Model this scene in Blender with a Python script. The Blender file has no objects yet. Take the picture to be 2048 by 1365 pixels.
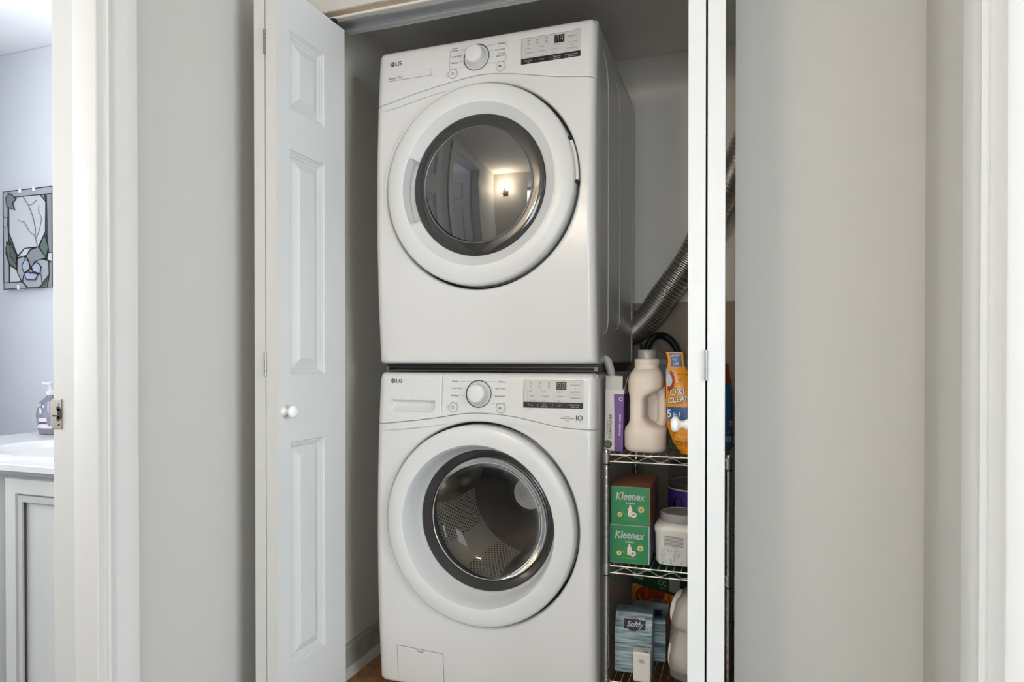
import bpy, bmesh, math, random
from mathutils import Vector, Matrix
random.seed(7)
SC = bpy.context.scene
COL = SC.collection
PI = math.pi

# ------------------------------------------------------------------ camera
TH = math.radians(19.0); PHI = 0.0075; CAM_H = 1.04; FPX = 1324.0
cd = bpy.data.cameras.new('camera'); cam = bpy.data.objects.new('camera', cd); COL.objects.link(cam)
cd.sensor_fit = 'HORIZONTAL'; cd.sensor_width = 36.0; cd.lens = 36.0 * FPX / 2048.0
cd.shift_y = (38.5 + FPX * math.tan(PHI)) / 2048.0
cd.clip_start = 0.02
cam.location = (0, 0, CAM_H); cam.rotation_euler = (PI / 2 - PHI, 0, TH)
SC.camera = cam
# ------------------------------------------------------------------ world, lights, exposure
SC.view_settings.view_transform = 'Standard'; SC.view_settings.look = 'None'
SC.view_settings.exposure = 0.06; SC.view_settings.gamma = 1.0
SC.view_settings.use_curve_mapping = False
W = bpy.data.worlds.new('world'); SC.world = W; W.use_nodes = True
W.node_tree.nodes['Background'].inputs[0].default_value = (0.80, 0.88, 1.0, 1)
W.node_tree.nodes['Background'].inputs[1].default_value = 1.0
def area(name, loc, rot, sx, sy, power, col):
    l = bpy.data.lights.new(name, 'AREA'); l.shape = 'RECTANGLE'; l.size = sx; l.size_y = sy
    l.energy = power; l.color = col
    o = bpy.data.objects.new(name, l); COL.objects.link(o); o.location = loc; o.rotation_euler = rot
    return o
def point(name, loc, power, col, r=0.05):
    l = bpy.data.lights.new(name, 'POINT'); l.energy = power; l.color = col; l.shadow_soft_size = r
    o = bpy.data.objects.new(name, l); COL.objects.link(o); o.location = loc
    return o
# added fill light, set in an invented window behind the camera (window built at y = -3.3)
area('back_fill', (0.10, -3.22, 1.35), (PI / 2, 0, 0), 1.7, 1.4, 52, (0.86, 0.925, 1.0))
# added light to brighten the left side, in an invented window (window built at x = 2.9)
area('side_fill', (2.84, -0.1, 1.35), (PI / 2, 0, PI / 2), 1.9, 1.4, 100, (0.86, 0.925, 1.0))
# daylight through the bathroom window
area('bathroom_daylight', (-2.92, 0.50, 1.45), (PI / 2, 0, -PI / 2), 0.9, 1.1, 24, (0.92, 0.95, 1.0)).data.spread = math.radians(155)
point('vanity_lamp', (-1.80, 1.45, 2.02), 6.5, (0.95, 0.97, 1.0), 0.08)
SCONCE = (-1.0, -0.58, 1.86)
WARM = (1.0, 0.86, 0.68)
SHADE_EMIT = 92.0

# ------------------------------------------------------------------ materials
def lin(c):
    c = c / 255.0
    return c / 12.92 if c <= 0.04045 else ((c + 0.055) / 1.055) ** 2.4
def rgb(t): return (lin(t[0]), lin(t[1]), lin(t[2]), 1.0)
MATS = {}
def mat(name, col, rough=0.5, metal=0.0, spec=0.5, bump=None, vary=None, ior=None, emit=None, coat=0.0, aniso=None):
    if name in MATS: return MATS[name]
    m = bpy.data.materials.new(name); m.use_nodes = True
    nt = m.node_tree; b = nt.nodes['Principled BSDF']
    b.inputs['Base Color'].default_value = rgb(col); b.inputs['Roughness'].default_value = rough
    b.inputs['Metallic'].default_value = metal; b.inputs['Specular IOR Level'].default_value = spec
    b.inputs['Coat Weight'].default_value = coat
    if ior: b.inputs['IOR'].default_value = ior
    if emit:
        b.inputs['Emission Color'].default_value = (*emit[0], 1); b.inputs['Emission Strength'].default_value = emit[1]
    tc = None
    if bump or vary:
        tc = nt.nodes.new('ShaderNodeTexCoord')
    if vary:   # (scale, second colour, stretch)
        n = nt.nodes.new('ShaderNodeTexNoise'); n.inputs['Scale'].default_value = vary[0]; n.inputs['Detail'].default_value = 5
        mp = nt.nodes.new('ShaderNodeMapping'); mp.inputs['Scale'].default_value = vary[2] if len(vary) > 2 else (1, 1, 1)
        r = nt.nodes.new('ShaderNodeValToRGB')
        r.color_ramp.elements[0].color = rgb(col); r.color_ramp.elements[1].color = rgb(vary[1])
        r.color_ramp.elements[0].position = 0.35; r.color_ramp.elements[1].position = 0.68
        nt.links.new(tc.outputs['Object'], mp.inputs[0]); nt.links.new(mp.outputs[0], n.inputs['Vector'])
        nt.links.new(n.outputs['Fac'], r.inputs[0]); nt.links.new(r.outputs[0], b.inputs['Base Color'])
    if bump:   # (scale, strength, stretch)
        n = nt.nodes.new('ShaderNodeTexNoise'); n.inputs['Scale'].default_value = bump[0]; n.inputs['Detail'].default_value = 3
        mp = nt.nodes.new('ShaderNodeMapping'); mp.inputs['Scale'].default_value = bump[2] if len(bump) > 2 else (1, 1, 1)
        bp = nt.nodes.new('ShaderNodeBump'); bp.inputs['Strength'].default_value = bump[1]; bp.inputs['Distance'].default_value = 0.002
        nt.links.new(tc.outputs['Object'], mp.inputs[0]); nt.links.new(mp.outputs[0], n.inputs['Vector'])
        nt.links.new(n.outputs['Fac'], bp.inputs['Height']); nt.links.new(bp.outputs[0], b.inputs['Normal'])
    MATS[name] = m
    return m
def film(name, col, amount, rough=0.05, ior=1.5):
    """thin clear sheet: transparent mixed with a glossy coat by Fresnel, 'amount' of its own diffuse colour"""
    if name in MATS: return MATS[name]
    m = bpy.data.materials.new(name); m.use_nodes = True; nt = m.node_tree
    nt.nodes.remove(nt.nodes['Principled BSDF']); out = nt.nodes['Material Output']
    tr = nt.nodes.new('ShaderNodeBsdfTransparent'); tr.inputs[0].default_value = rgb(col)
    df = nt.nodes.new('ShaderNodeBsdfDiffuse'); df.inputs[0].default_value = rgb(col)
    gl = nt.nodes.new('ShaderNodeBsdfGlossy'); gl.inputs['Roughness'].default_value = rough
    fr = nt.nodes.new('ShaderNodeFresnel'); fr.inputs[0].default_value = ior
    a = nt.nodes.new('ShaderNodeMixShader'); a.inputs[0].default_value = amount
    c = nt.nodes.new('ShaderNodeMixShader')
    nt.links.new(tr.outputs[0], a.inputs[1]); nt.links.new(df.outputs[0], a.inputs[2])
    nt.links.new(fr.outputs[0], c.inputs[0]); nt.links.new(a.outputs[0], c.inputs[1]); nt.links.new(gl.outputs[0], c.inputs[2])
    nt.links.new(c.outputs[0], out.inputs[0]); MATS[name] = m
    return m

WALL = mat('wall_paint', (200, 198, 193), 0.6, bump=(160, 0.12))
WALLW = mat('closet_paint', (232, 228, 219), 0.7, bump=(140, 0.12), vary=(1.3, (228, 223, 213)))
CEIL = mat('ceiling_paint', (232, 230, 225), 0.8, bump=(90, 0.15))
BATH = mat('bathroom_paint', (208, 211, 217), 0.6, bump=(140, 0.08))
BATHC = mat('bathroom_ceiling_paint', (232, 234, 238), 0.7)
TRIM = mat('trim_paint', (213, 213, 211), 0.6, bump=(60, 0.06, (6, 6, 0.6)))
DOORP = mat('door_paint', (207, 208, 206), 0.36, bump=(70, 0.10, (1, 6, 0.5)))
RAW = mat('bare_header_wood', (206, 186, 164), 0.8, bump=(60, 0.5), vary=(9, (176, 154, 132), (1, 4, 1)))
FLOORM = mat('vinyl_floor', (178, 130, 84), 0.45, bump=(60, 0.1), vary=(26, (122, 82, 48)))
ALU = mat('aluminium_track', (188, 190, 192), 0.35, 0.85)
STEEL = mat('hinge_steel', (150, 150, 148), 0.35, 0.9, bump=(200, 0.2))
NICKEL = mat('satin_nickel', (160, 153, 142), 0.38, 0.9)
KNOBP = mat('white_porcelain', (236, 235, 232), 0.15)
APPL = mat('appliance_white', (226, 226, 226), 0.24, spec=0.5)
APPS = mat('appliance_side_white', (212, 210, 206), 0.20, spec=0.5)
RINGW = mat('door_ring_white', (224, 225, 225), 0.28)
BEVELW = mat('door_bevel_white', (214, 216, 217), 0.3)
PANELW = mat('display_white', (205, 205, 204), 0.3)
INK = mat('grey_ink', (70, 70, 72), 0.5)
INKL = mat('light_grey_ink', (140, 139, 138), 0.5)
BLACKG = mat('black_touch_strip', (26, 25, 27), 0.25)
DIGIT = mat('digit_grey', (150, 150, 150), 0.4)
WHITEINK = mat('white_ink', (235, 235, 230), 0.5)
DARKGAP = mat('dark_gap', (22, 21, 20), 0.7)
RUBBER = mat('grey_rubber', (62, 62, 63), 0.45)
RIMDARK = mat('dark_glossy_rim', (52, 51, 51), 0.16, spec=0.6)
CHROME = mat('chrome', (205, 203, 200), 0.14, 1.0)
WIREM = mat('plated_wire', (200, 194, 186), 0.28, 0.9)
BLACKM = mat('black_metal', (20, 20, 20), 0.3, 0.3)
BLACKP = mat('black_plastic', (24, 24, 25), 0.4)

# ------------------------------------------------------------------ mesh builder
TEXT_CACHE = {}
def text_geo(s):
    if s in TEXT_CACHE: return TEXT_CACHE[s]
    cu = bpy.data.curves.new('t', 'FONT'); cu.body = s; cu.size = 1.0; cu.resolution_u = 3
    o = bpy.data.objects.new('t', cu); COL.objects.link(o)
    dg = bpy.context.evaluated_depsgraph_get()
    me = o.evaluated_get(dg).to_mesh()
    vs = [(v.co.x, v.co.y) for v in me.vertices]; fs = [tuple(p.vertices) for p in me.polygons]
    o.evaluated_get(dg).to_mesh_clear()
    bpy.data.objects.remove(o); bpy.data.curves.remove(cu)
    TEXT_CACHE[s] = (vs, fs)
    return vs, fs

class MB:
    def __init__(s): s.v = []; s.f = []; s.uv = None
    def add(s, vs, fs):
        n = len(s.v); s.v += [tuple(v) for v in vs]; s.f += [tuple(i + n for i in f) for f in fs]; return s
    def box(s, x0, x1, y0, y1, z0, z1):
        return s.add([(x0,y0,z0),(x1,y0,z0),(x1,y1,z0),(x0,y1,z0),(x0,y0,z1),(x1,y0,z1),(x1,y1,z1),(x0,y1,z1)],
                     [(0,3,2,1),(4,5,6,7),(0,1,5,4),(1,2,6,5),(2,3,7,6),(3,0,4,7)])
    def quad(s, a, b, c, d): return s.add([a, b, c, d], [(0, 1, 2, 3)])
    def grid(s, fn, us, vs, flip=False):
        nu = len(us); V = [fn(u, v) for v in vs for u in us]; F = []
        for j in range(len(vs) - 1):
            for i in range(nu - 1):
                q = (j*nu+i, j*nu+i+1, (j+1)*nu+i+1, (j+1)*nu+i)
                F.append(q[::-1] if flip else q)
        return s.add(V, F)
    def prism(s, poly, z0, z1):   # polygon in xy, extruded along z
        n = len(poly)
        V = [(p[0], p[1], z0) for p in poly] + [(p[0], p[1], z1) for p in poly]
        F = [tuple(range(n))[::-1], tuple(range(n, 2*n))] + [(i, (i+1) % n, n+(i+1) % n, n+i) for i in range(n)]
        return s.add(V, F)
    def lathe(s, prof, axis='z', c=(0, 0, 0), n=48, cap=True, a0=0, a1=2*PI):
        full = abs(a1 - a0 - 2*PI) < 1e-6; m = n if full else n + 1
        V = []
        for r, h in prof:
            for k in range(m):
                a = a0 + (a1 - a0) * k / n
                p, q = r*math.cos(a), r*math.sin(a)
                V.append({'z': (p, q, h), 'y': (p, h, q), 'x': (h, p, q)}[axis])
        V = [(x+c[0], y+c[1], z+c[2]) for x, y, z in V]; F = []
        for j in range(len(prof) - 1):
            for k in range(n):
                k2 = (k+1) % m
                F.append((j*m+k, j*m+k2, (j+1)*m+k2, (j+1)*m+k))
        if cap and full:
            if prof[0][0] > 1e-5: F.append(tuple(range(m))[::-1])
            if prof[-1][0] > 1e-5: F.append(tuple(range((len(prof)-1)*m, len(prof)*m)))
        return s.add(V, F)
    def tube(s, pts, r, n=8, closed=False, cap=True):
        pts = [Vector(p) for p in pts]; N = len(pts); V = []; F = []
        up = None
        for i, p in enumerate(pts):
            a = pts[i-1] if (i > 0 or closed) else pts[i]; b = pts[(i+1) % N] if (i < N-1 or closed) else pts[i]
            t = (b - a).normalized()
            if up is None:
                up = Vector((0, 0, 1)) if abs(t.z) < 0.9 else Vector((0, 1, 0))
            sd = t.cross(up)
            if sd.length < 1e-6: sd = t.orthogonal()
            sd.normalize(); up = sd.cross(t).normalized()
            rr = r(i) if callable(r) else r
            for k in range(n):
                an = 2*PI*k/n
                V.append(p + sd*rr*math.cos(an) + up*rr*math.sin(an))
        for i in range(N if closed else N-1):
            i2 = (i+1) % N
            for k in range(n):
                F.append((i*n+k, i*n+(k+1) % n, i2*n+(k+1) % n, i2*n+k))
        if cap and not closed: F += [tuple(range(n))[::-1], tuple(range((N-1)*n, N*n))]
        return s.add(V, F)
    def loft(s, secs, cap=True):   # list of equal-length rings of 3D points
        n = len(secs[0]); V = [p for r in secs for p in r]; F = []
        for j in range(len(secs)-1):
            for k in range(n):
                F.append((j*n+k, j*n+(k+1) % n, (j+1)*n+(k+1) % n, (j+1)*n+k))
        if cap: F += [tuple(range(n))[::-1], tuple(range((len(secs)-1)*n, len(secs)*n))]
        return s.add(V, F)
    def text(s, t, x, z, size, fn, align='c', shear=0.0, bold=0.0, rot=0.0, arch=0.0, sx=1.0):
        vs, fs = text_geo(t)
        if not vs: return s
        x0 = min(v[0] for v in vs); x1 = max(v[0] for v in vs); w = x1 - x0
        off = {'l': -x0, 'c': -(x0+x1)/2, 'r': -x1}[align]
        offs = [(0, 0)] if not bold else [(0, 0), (bold, 0), (-bold, 0), (0, bold), (0, -bold)]
        ca, sa = math.cos(rot), math.sin(rot)
        for dx, dz in offs:
            V = []
            for a, b in vs:
                p = (a + off + dx + shear*b)*sx; q = b - 0.35 + dz
                q += arch*(w*w/4 - p*p)
                p *= size; q *= size
                V.append(fn(x + p*ca - q*sa, z + p*sa + q*ca))
            s.add(V, fs)
        return s
    def disc(s, x, z, r, fn, n=20, rz=None, r0=0.0, a0=0.0, a1=2*PI):
        rz = rz or r; V = []; F = []
        full = abs(a1-a0-2*PI) < 1e-6
        m = n if full else n+1
        for k in range(m):
            a = a0+(a1-a0)*k/n; V.append(fn(x+r*math.cos(a), z+rz*math.sin(a)))
        if r0 <= 0: F = [tuple(range(m))]
        else:
            q = r0/r
            for k in range(m):
                a = a0+(a1-a0)*k/n; V.append(fn(x+r*q*math.cos(a), z+rz*q*math.sin(a)))
            F = [(k, (k+1) % m, m+(k+1) % m, m+k) for k in range(n)]
        return s.add(V, F)
    def patch(s, x0, x1, z0, z1, fn, nx=1, nz=1):
        return s.grid(lambda u, v: fn(u, v), [x0+(x1-x0)*i/nx for i in range(nx+1)], [z0+(z1-z0)*i/nz for i in range(nz+1)])
    def poly(s, pts, fn): return s.add([fn(*p) for p in pts], [tuple(range(len(pts)))])
    def build(s, name, m, parent=None, smooth=None, loc=None, fix=True, bevel=None):
        me = bpy.data.meshes.new(name); me.from_pydata(s.v, [], s.f)
        if fix or bevel:
            bm = bmesh.new(); bm.from_mesh(me)
            bmesh.ops.remove_doubles(bm, verts=bm.verts, dist=1e-6)
            if bevel:
                es = [e for e in bm.edges if len(e.link_faces) == 2 and e.calc_face_angle(0) > 0.6]
                bmesh.ops.bevel(bm, geom=es, offset=bevel, segments=2, profile=0.6, affect='EDGES', clamp_overlap=True)
            if fix: bmesh.ops.recalc_face_normals(bm, faces=bm.faces)
            bm.to_mesh(me); bm.free()
        if smooth:
            me.shade_smooth(); me.set_sharp_from_angle(angle=math.radians(smooth))
        me.materials.append(m)
        o = bpy.data.objects.new(name, me); COL.objects.link(o)
        if parent: o.parent = parent
        if loc: o.location = loc
        return o

def tag(o, label, cat, group=None):
    o['label'] = label; o['category'] = cat
    if group: o['group'] = group
    return o
def thing(name, label, cat, loc=(0, 0, 0), rz=0.0, group=None, rot=None):
    o = bpy.data.objects.new(name, None); COL.objects.link(o); o.empty_display_size = 0.1
    o.location = loc; o.rotation_euler = rot or (0, 0, rz)
    return tag(o, label, cat, group)
def struct(name, mb, m, label=None, parent=None, **k):
    o = mb.build(name, m, parent, **k)
    if parent is None: o['kind'] = 'structure'
    if label: o['label'] = label
    return o
PLAB = {'glass_dome': 'dark mirror-like door glass', 'window_rim': 'dark grey glossy window rim', 'glass_bowl': 'clear glass bowl', 'drum': 'perforated steel drum',
        'touch_strip': 'black touch key strip', 'digit_window': 'black two-digit display', 'dial': 'white round selector dial', 'knob': 'white round porcelain knob',
        'channel': 'bare aluminium channel', 'purple_panel': 'purple printed panel', 'lid': 'grey screw lid', 'cap': 'cap in another colour than the bottle', 'carton': None,
        'front_print': 'green printed front', 'purple_label': 'purple paper label', 'navy_label': 'dark blue label', 'outer_glass_ring': 'smoked glass ring',
        'filter_hatch': 'white filter hatch cover', 'blue_band': 'blue printed band', 'hinge': 'steel hinge knuckle', 'drain_hose': None}
PRINT = ('lettering', 'picture', 'print', 'icon', 'digits', 'bars', 'core', 'face', 'mark', 'outline', 'barcode', 'patch', 'slot')
def part(name, mb, m, parent, label=None, **k):
    o = mb.build(name, m, parent, **k)
    label = label or PLAB.get(name)
    # flat printing made of many tiny shapes stays one part
    if any(name.endswith(p) for p in PRINT) and len(mb.f) > 1: o['kind'] = 'stuff'
    if label: o['label'] = label
    return o
def spline(pts, per=12):
    P = [Vector(p) for p in pts]; P = [P[0]*2-P[1]] + P + [P[-1]*2-P[-2]]; out = []
    for i in range(1, len(P)-2):
        a, b, c, d = P[i-1:i+3]
        for k in range(per):
            t = k/per
            out.append(0.5*((2*b)+(c-a)*t+(2*a-5*b+4*c-d)*t*t+(3*b-a-3*c+d)*t**3))
    out.append(P[-2]); return out
def lerp(a, b, t): return a+(b-a)*t
def interp(x, tab):
    if x <= tab[0][0]: return tab[0][1]
    for (a, b), (c, d) in zip(tab, tab[1:]):
        if x <= c:
            t = (x-a)/(c-a); return b+(d-b)*t
    return tab[-1][1]
def smooth01(t): t = max(0., min(1., t)); return t*t*(3-2*t)
def rrect(cx, cy, hx, hy, r, z, n=6):
    out = []
    for sx, sy, a in ((1, 1, 0), (-1, 1, PI/2), (-1, -1, PI), (1, -1, 1.5*PI)):
        for k in range(n+1):
            t = a+PI/2*k/n; out.append((cx+sx*(hx-r)+r*math.cos(t), cy+sy*(hy-r)+r*math.sin(t), z))
    return out

# ================================================================== the setting
XL, XR = -1.265, 0.377          # hall walls
YF = 1.64; YFB = 1.755          # front wall of the closet
ZC = 2.183                      # ceiling
CXL, CYB = -1.228, 2.535        # closet inner left wall, back wall
OX0, OX1, OZ = -1.205, -0.011, 2.047   # closet opening
struct('floor', MB().box(-1.3, 0.6, YF+0.02, 2.7, -0.05, 0), FLOORM, 'mottled brown vinyl closet floor')
struct('hall_floor', MB().box(-3.1, 3.0, -3.4, YF+0.02, -0.05, 0), mat('hall_carpet', (168, 167, 164), 0.9, bump=(200, 0.4)), 'grey hall floor')
struct('ceiling', MB().box(-1.3, 3.0, -3.4, 2.7, ZC, ZC+0.05), CEIL, 'low grey-white painted ceiling')
struct('bathroom_ceiling', MB().box(-3.1, -1.3, -0.05, 1.84, ZC+0.001, ZC+0.05), BATHC, 'white bathroom ceiling')
struct('wall_front', MB().box(XL, OX0, YF, YFB, 0, ZC).box(OX1, 0.55, YF, YFB, 0, ZC).box(OX0, OX1, YF, YFB, OZ, ZC), WALL, 'grey painted wall around the closet opening')
struct('closet_wall_left', MB().box(CXL-0.02, CXL, YFB, CYB, 0, ZC), WALLW, 'shaded grey closet side wall')
struct('closet_back_wall', MB().box(CXL-0.02, 0.55, CYB, CYB+0.05, 0, ZC), WALLW, 'grey closet back wall')
struct('closet_wall_right', MB().box(0.50, 0.55, YFB, CYB, 0, ZC), WALLW)
WT = 0.124
JY = 1.03                        # bathroom doorway far jamb
DH = 2.03
struct('wall_left', MB().box(XL-WT, XL, JY+0.014, 1.735, 0, ZC).box(XL-WT, XL, 0.27, JY+0.014, DH+0.014, ZC).box(XL-WT, XL, -0.75, 0.27-0.014, 0, ZC).box(XL-WT, XL, 0.27-0.014, 0.27, 0, ZC), WALL, 'grey hall wall beside the bathroom doorway')
struct('wall_right', MB().box(XR, XR+0.12, 1.23, YF, 0, ZC).box(XR, XR+0.12, 0.45, 1.23, DH, ZC).box(XR, XR+0.12, 0.05, 0.45, 0, ZC), WALL, 'grey hall wall at the right')
struct('wall_back', MB().box(XL-WT, -0.53, -0.87, -0.75, 0, ZC), WALL, 'hall wall with the sconce')
struct('living_room_wall_left', MB().box(-0.95, -0.83, -3.3, -0.87, 0, ZC), WALL)
struct('living_room_wall_right', MB().box(2.9, 3.0, -3.3, -1.05, 0, ZC).box(2.9, 3.0, 0.85, 1.3, 0, ZC).box(2.9, 3.0, -1.05, 0.85, 0, 0.6).box(2.9, 3.0, -1.05, 0.85, 2.1, ZC), WALL)
wf = MB()
for y in (-1.05, -0.13, 0.79): wf.box(2.92, 2.98, y, y+0.06, 0.6, 2.1)
for z in (0.6, 1.32, 2.04): wf.box(2.92, 2.98, -1.05, 0.85, z, z+0.06)
w3 = struct('added_window_3', wf, TRIM)  # unseen window, added to hold the side fill light
struct('window_pane', MB().box(2.948, 2.952, -1.03, 0.83, 0.62, 2.08), film('clear_pane', (245, 248, 250), 0.0), parent=w3)
struct('living_room_wall_front', MB().box(0.497, 3.0, 1.2, 1.32, 0, ZC), WALL)
struct('living_room_wall_back', MB().box(-0.95, -0.75, -3.4, -3.3, 0, ZC).box(0.95, 3.0, -3.4, -3.3, 0, ZC).box(-0.75, 0.95, -3.4, -3.3, 0, 0.6).box(-0.75, 0.95, -3.4, -3.3, 2.1, ZC), WALL)
wf = MB()
for x in (-0.75, 0.07, 0.89): wf.box(x, x+0.06, -3.38, -3.32, 0.6, 2.1)
for z in (0.6, 1.32, 2.04): wf.box(-0.75, 0.95, -3.38, -3.32, z, z+0.06)
w1 = struct('added_window_1', wf, TRIM)  # unseen window, invented around the fill light behind the camera
struct('window_pane', MB().box(-0.73, 0.93, -3.352, -3.348, 0.62, 2.08), film('clear_pane', (245, 248, 250), 0.0), parent=w1)
# bathroom shell
struct('bathroom_wall_back', MB().box(-3.1, XL-WT, 1.735, 1.84, 0, ZC), BATH, 'pale blue-grey bathroom wall')
struct('bathroom_wall_left', MB().box(-3.1, -3.0, -0.05, 1.735, 0, 0.85).box(-3.1, -3.0, -0.05, 1.735, 2.05, ZC).box(-3.1, -3.0, -0.05, 0.0, 0.85, 2.05).box(-3.1, -3.0, 1.0, 1.735, 0.85, 2.05), BATH)
struct('bathroom_wall_front', MB().box(-3.0, XL-WT, -0.1, -0.05, 0, ZC), BATH)
wf = MB()
for y in (0.0, 0.47, 0.94): wf.box(-3.08, -3.02, y, y+0.06, 0.85, 2.05)
for z in (0.85, 1.99): wf.box(-3.08, -3.02, 0.0, 1.0, z, z+0.06)
w2 = struct('window_2', wf, TRIM)
struct('window_pane', MB().box(-3.052, -3.048, 0.02, 0.98, 0.87, 2.03), MATS['clear_pane'], parent=w2)

# bare underside of the header + track
struct('trim_1', MB().box(OX0, OX1, YF+0.002, YFB-0.001, OZ-0.002, OZ-0.0002), RAW, 'bare brown wooden underside of the closet header')
tr = thing('bifold_track', 'aluminium bifold door track under the closet header', 'track', (0, 0, OZ-0.002))
tx0, tx1 = OX0+0.005, OX1-0.005
part('channel', MB().box(tx0, tx1, 1.674, 1.726, -0.003, 0).box(tx0, tx1, 1.674, 1.677, -0.014, -0.003).box(tx0, tx1, 1.723, 1.726, -0.030, -0.003).box(tx0, tx1, 1.719, 1.723, -0.018, -0.013), ALU, tr)
part('front_lip', MB().box(tx0, tx1, 1.668, 1.6735, -0.006, 0), mat('track_white', (226, 222, 214), 0.4), tr)

# door casings: bathroom doorway (left) and the doorway at the right edge
def casing_profile(w, t):   # (along wall, proud of wall): old colonial casing, opening edge first
    return [(0, 0), (0, t*0.55), (0.003, t*0.72), (0.008, t*0.72), (0.012, t*0.62), (0.022, t*0.66), (w*0.55, t*0.86), (w-0.010, t), (w-0.003, t*0.98), (w, t*0.8), (w, 0)]
prof = casing_profile(0.072, 0.017)
struct('trim_2', MB().prism([(XL+q, JY+0.008+p) for p, q in prof], 0, DH+0.05).prism([(XL+q, 0.27-0.008-p) for p, q in prof], 0, DH+0.05)
       .add([(XL, JY+0.08, DH+0.008), (XL, 0.19, DH+0.008), (XL, 0.19, DH+0.08), (XL, JY+0.08, DH+0.08), (XL+0.017, JY+0.08, DH+0.008), (XL+0.017, 0.19, DH+0.008), (XL+0.017, 0.19, DH+0.08), (XL+0.017, JY+0.08, DH+0.08)],
            [(0, 1, 2, 3), (4, 7, 6, 5), (0, 4, 5, 1), (1, 5, 6, 2), (2, 6, 7, 3), (3, 7, 4, 0)]), TRIM, 'white painted casing of the bathroom doorway', smooth=30)
# jamb with stop; the rebate with the strike plate is on the bathroom side
jx = XL - WT - 0.016
jb = MB().box(jx, XL+0.004, JY+0.001, JY+0.0138, 0, DH).box(jx, XL+0.004, 0.2565, 0.269, 0, DH).box(jx, XL+0.004, 0.269, JY+0.001, DH, DH+0.013)
jam = struct('trim_3', jb, TRIM, 'white painted jamb of the bathroom doorway', bevel=0.0015)
struct('door_stop', MB().prism([(XL-0.066, JY+0.001), (XL-0.064, JY-0.010), (XL-0.060, JY-0.012), (XL+0.002, JY-0.012), (XL+0.004, JY-0.010), (XL+0.004, JY+0.001)], 0, DH-0.001), TRIM, parent=jam, smooth=30)
st = struct('strike_plate', MB().box(jx-0.002, jx+0.027, JY-0.0012, JY+0.001, 0.892, 0.956).box(jx-0.006, jx-0.0005, JY-0.001, JY+0.014, 0.897, 0.952), NICKEL, parent=jam, bevel=0.0006)
hole = MB()
hole.box(jx+0.0155, jx+0.0275, JY-0.0016, JY-0.0010, 0.914, 0.936)
hole.disc(jx+0.0175, 0.914, 0.0055, lambda a, b: (a, JY-0.0016, b), 12).disc(jx+0.0175, 0.936, 0.0055, lambda a, b: (a, JY-0.0016, b), 12)
hole.disc(jx+0.019, 0.9455, 0.0014, lambda a, b: (a, JY-0.0016, b), 8).disc(jx+0.019, 0.9005, 0.0028, lambda a, b: (a, JY-0.0016, b), 10)
hole.box(jx, jx+0.0155, JY-0.0016, JY-0.0010, 0.9185, 0.9215)
struct('latch_hole', hole, DARKGAP, parent=jam, fix=False)
# right-hand doorway: casing, jamb, stop
prof = [(0, 0), (0, 0.012), (0.003, 0.017), (0.010, 0.017), (0.014, 0.0135), (0.022, 0.0135), (0.030, 0.017), (0.05, 0.019), (0.083, 0.0195), (0.0885, 0.0185), (0.092, 0.014), (0.092, 0)]
struct('trim_4', MB().prism([(XR-q, 1.231+p) for p, q in prof], 0, DH+0.05), TRIM, 'white moulded casing at the right edge', smooth=30)
struct('trim_5', MB().box(XR-0.006, XR+0.125, 1.2285, 1.243, 0, DH).prism([(XR+0.010, 1.2285), (XR+0.012, 1.214), (XR+0.016, 1.212), (XR+0.062, 1.212), (XR+0.066, 1.2285)], 0, DH), TRIM, 'white door jamb at the right edge', smooth=30)
# closet baseboard on the left wall
bb = [(0, 0), (0.0145, 0), (0.0145, 0.006), (0.0135, 0.040), (0.0125, 0.066), (0.009, 0.074), (0.008, 0.085), (0, 0.087)]
def extr_y(prof, x0, y0, y1):
    n = len(prof); V = [(x0+a, y0, b) for a, b in prof]+[(x0+a, y1, b) for a, b in prof]
    return V, [tuple(range(n)), tuple(range(n, 2*n))[::-1]]+[(i, n+i, n+(i+1) % n, (i+1) % n) for i in range(n)]
struct('baseboard_left', MB().add(*extr_y([(0, 0), (0.013, 0), (0.014, 0.004), (0.014, 0.094), (0.010, 0.102), (0, 0.104)], CXL, YFB, CYB-0.014)), mat('scuffed_baseboard', (188, 186, 178), 0.45, vary=(14, (165, 162, 152))), 'white scuffed baseboard on the closet side wall')
struct('trim_7', MB().add(*extr_y([(0, 0), (0.012, 0), (0.011, 0.008), (0.007, 0.026), (0, 0.030)], CXL+0.014, YFB, CYB-0.014)), mat('shoe_moulding', (212, 210, 202), 0.4), 'white shoe moulding along the closet baseboard', smooth=60)
struct('baseboard_back', MB().box(CXL, 0.5, CYB-0.013, CYB, 0, 0.10), MATS['scuffed_baseboard'])
# utility board behind the washer hookups
struct('trim_6', MB().box(-0.50, 0.12, CYB-0.008, CYB, 0.25, 1.255).box(-0.28, 0.05, CYB-0.011, CYB-0.008, 0.30, 1.214), mat('utility_board', (150, 138, 122), 0.7, vary=(3, (128, 114, 98)))  , 'brownish hookup board on the closet back wall')

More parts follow.
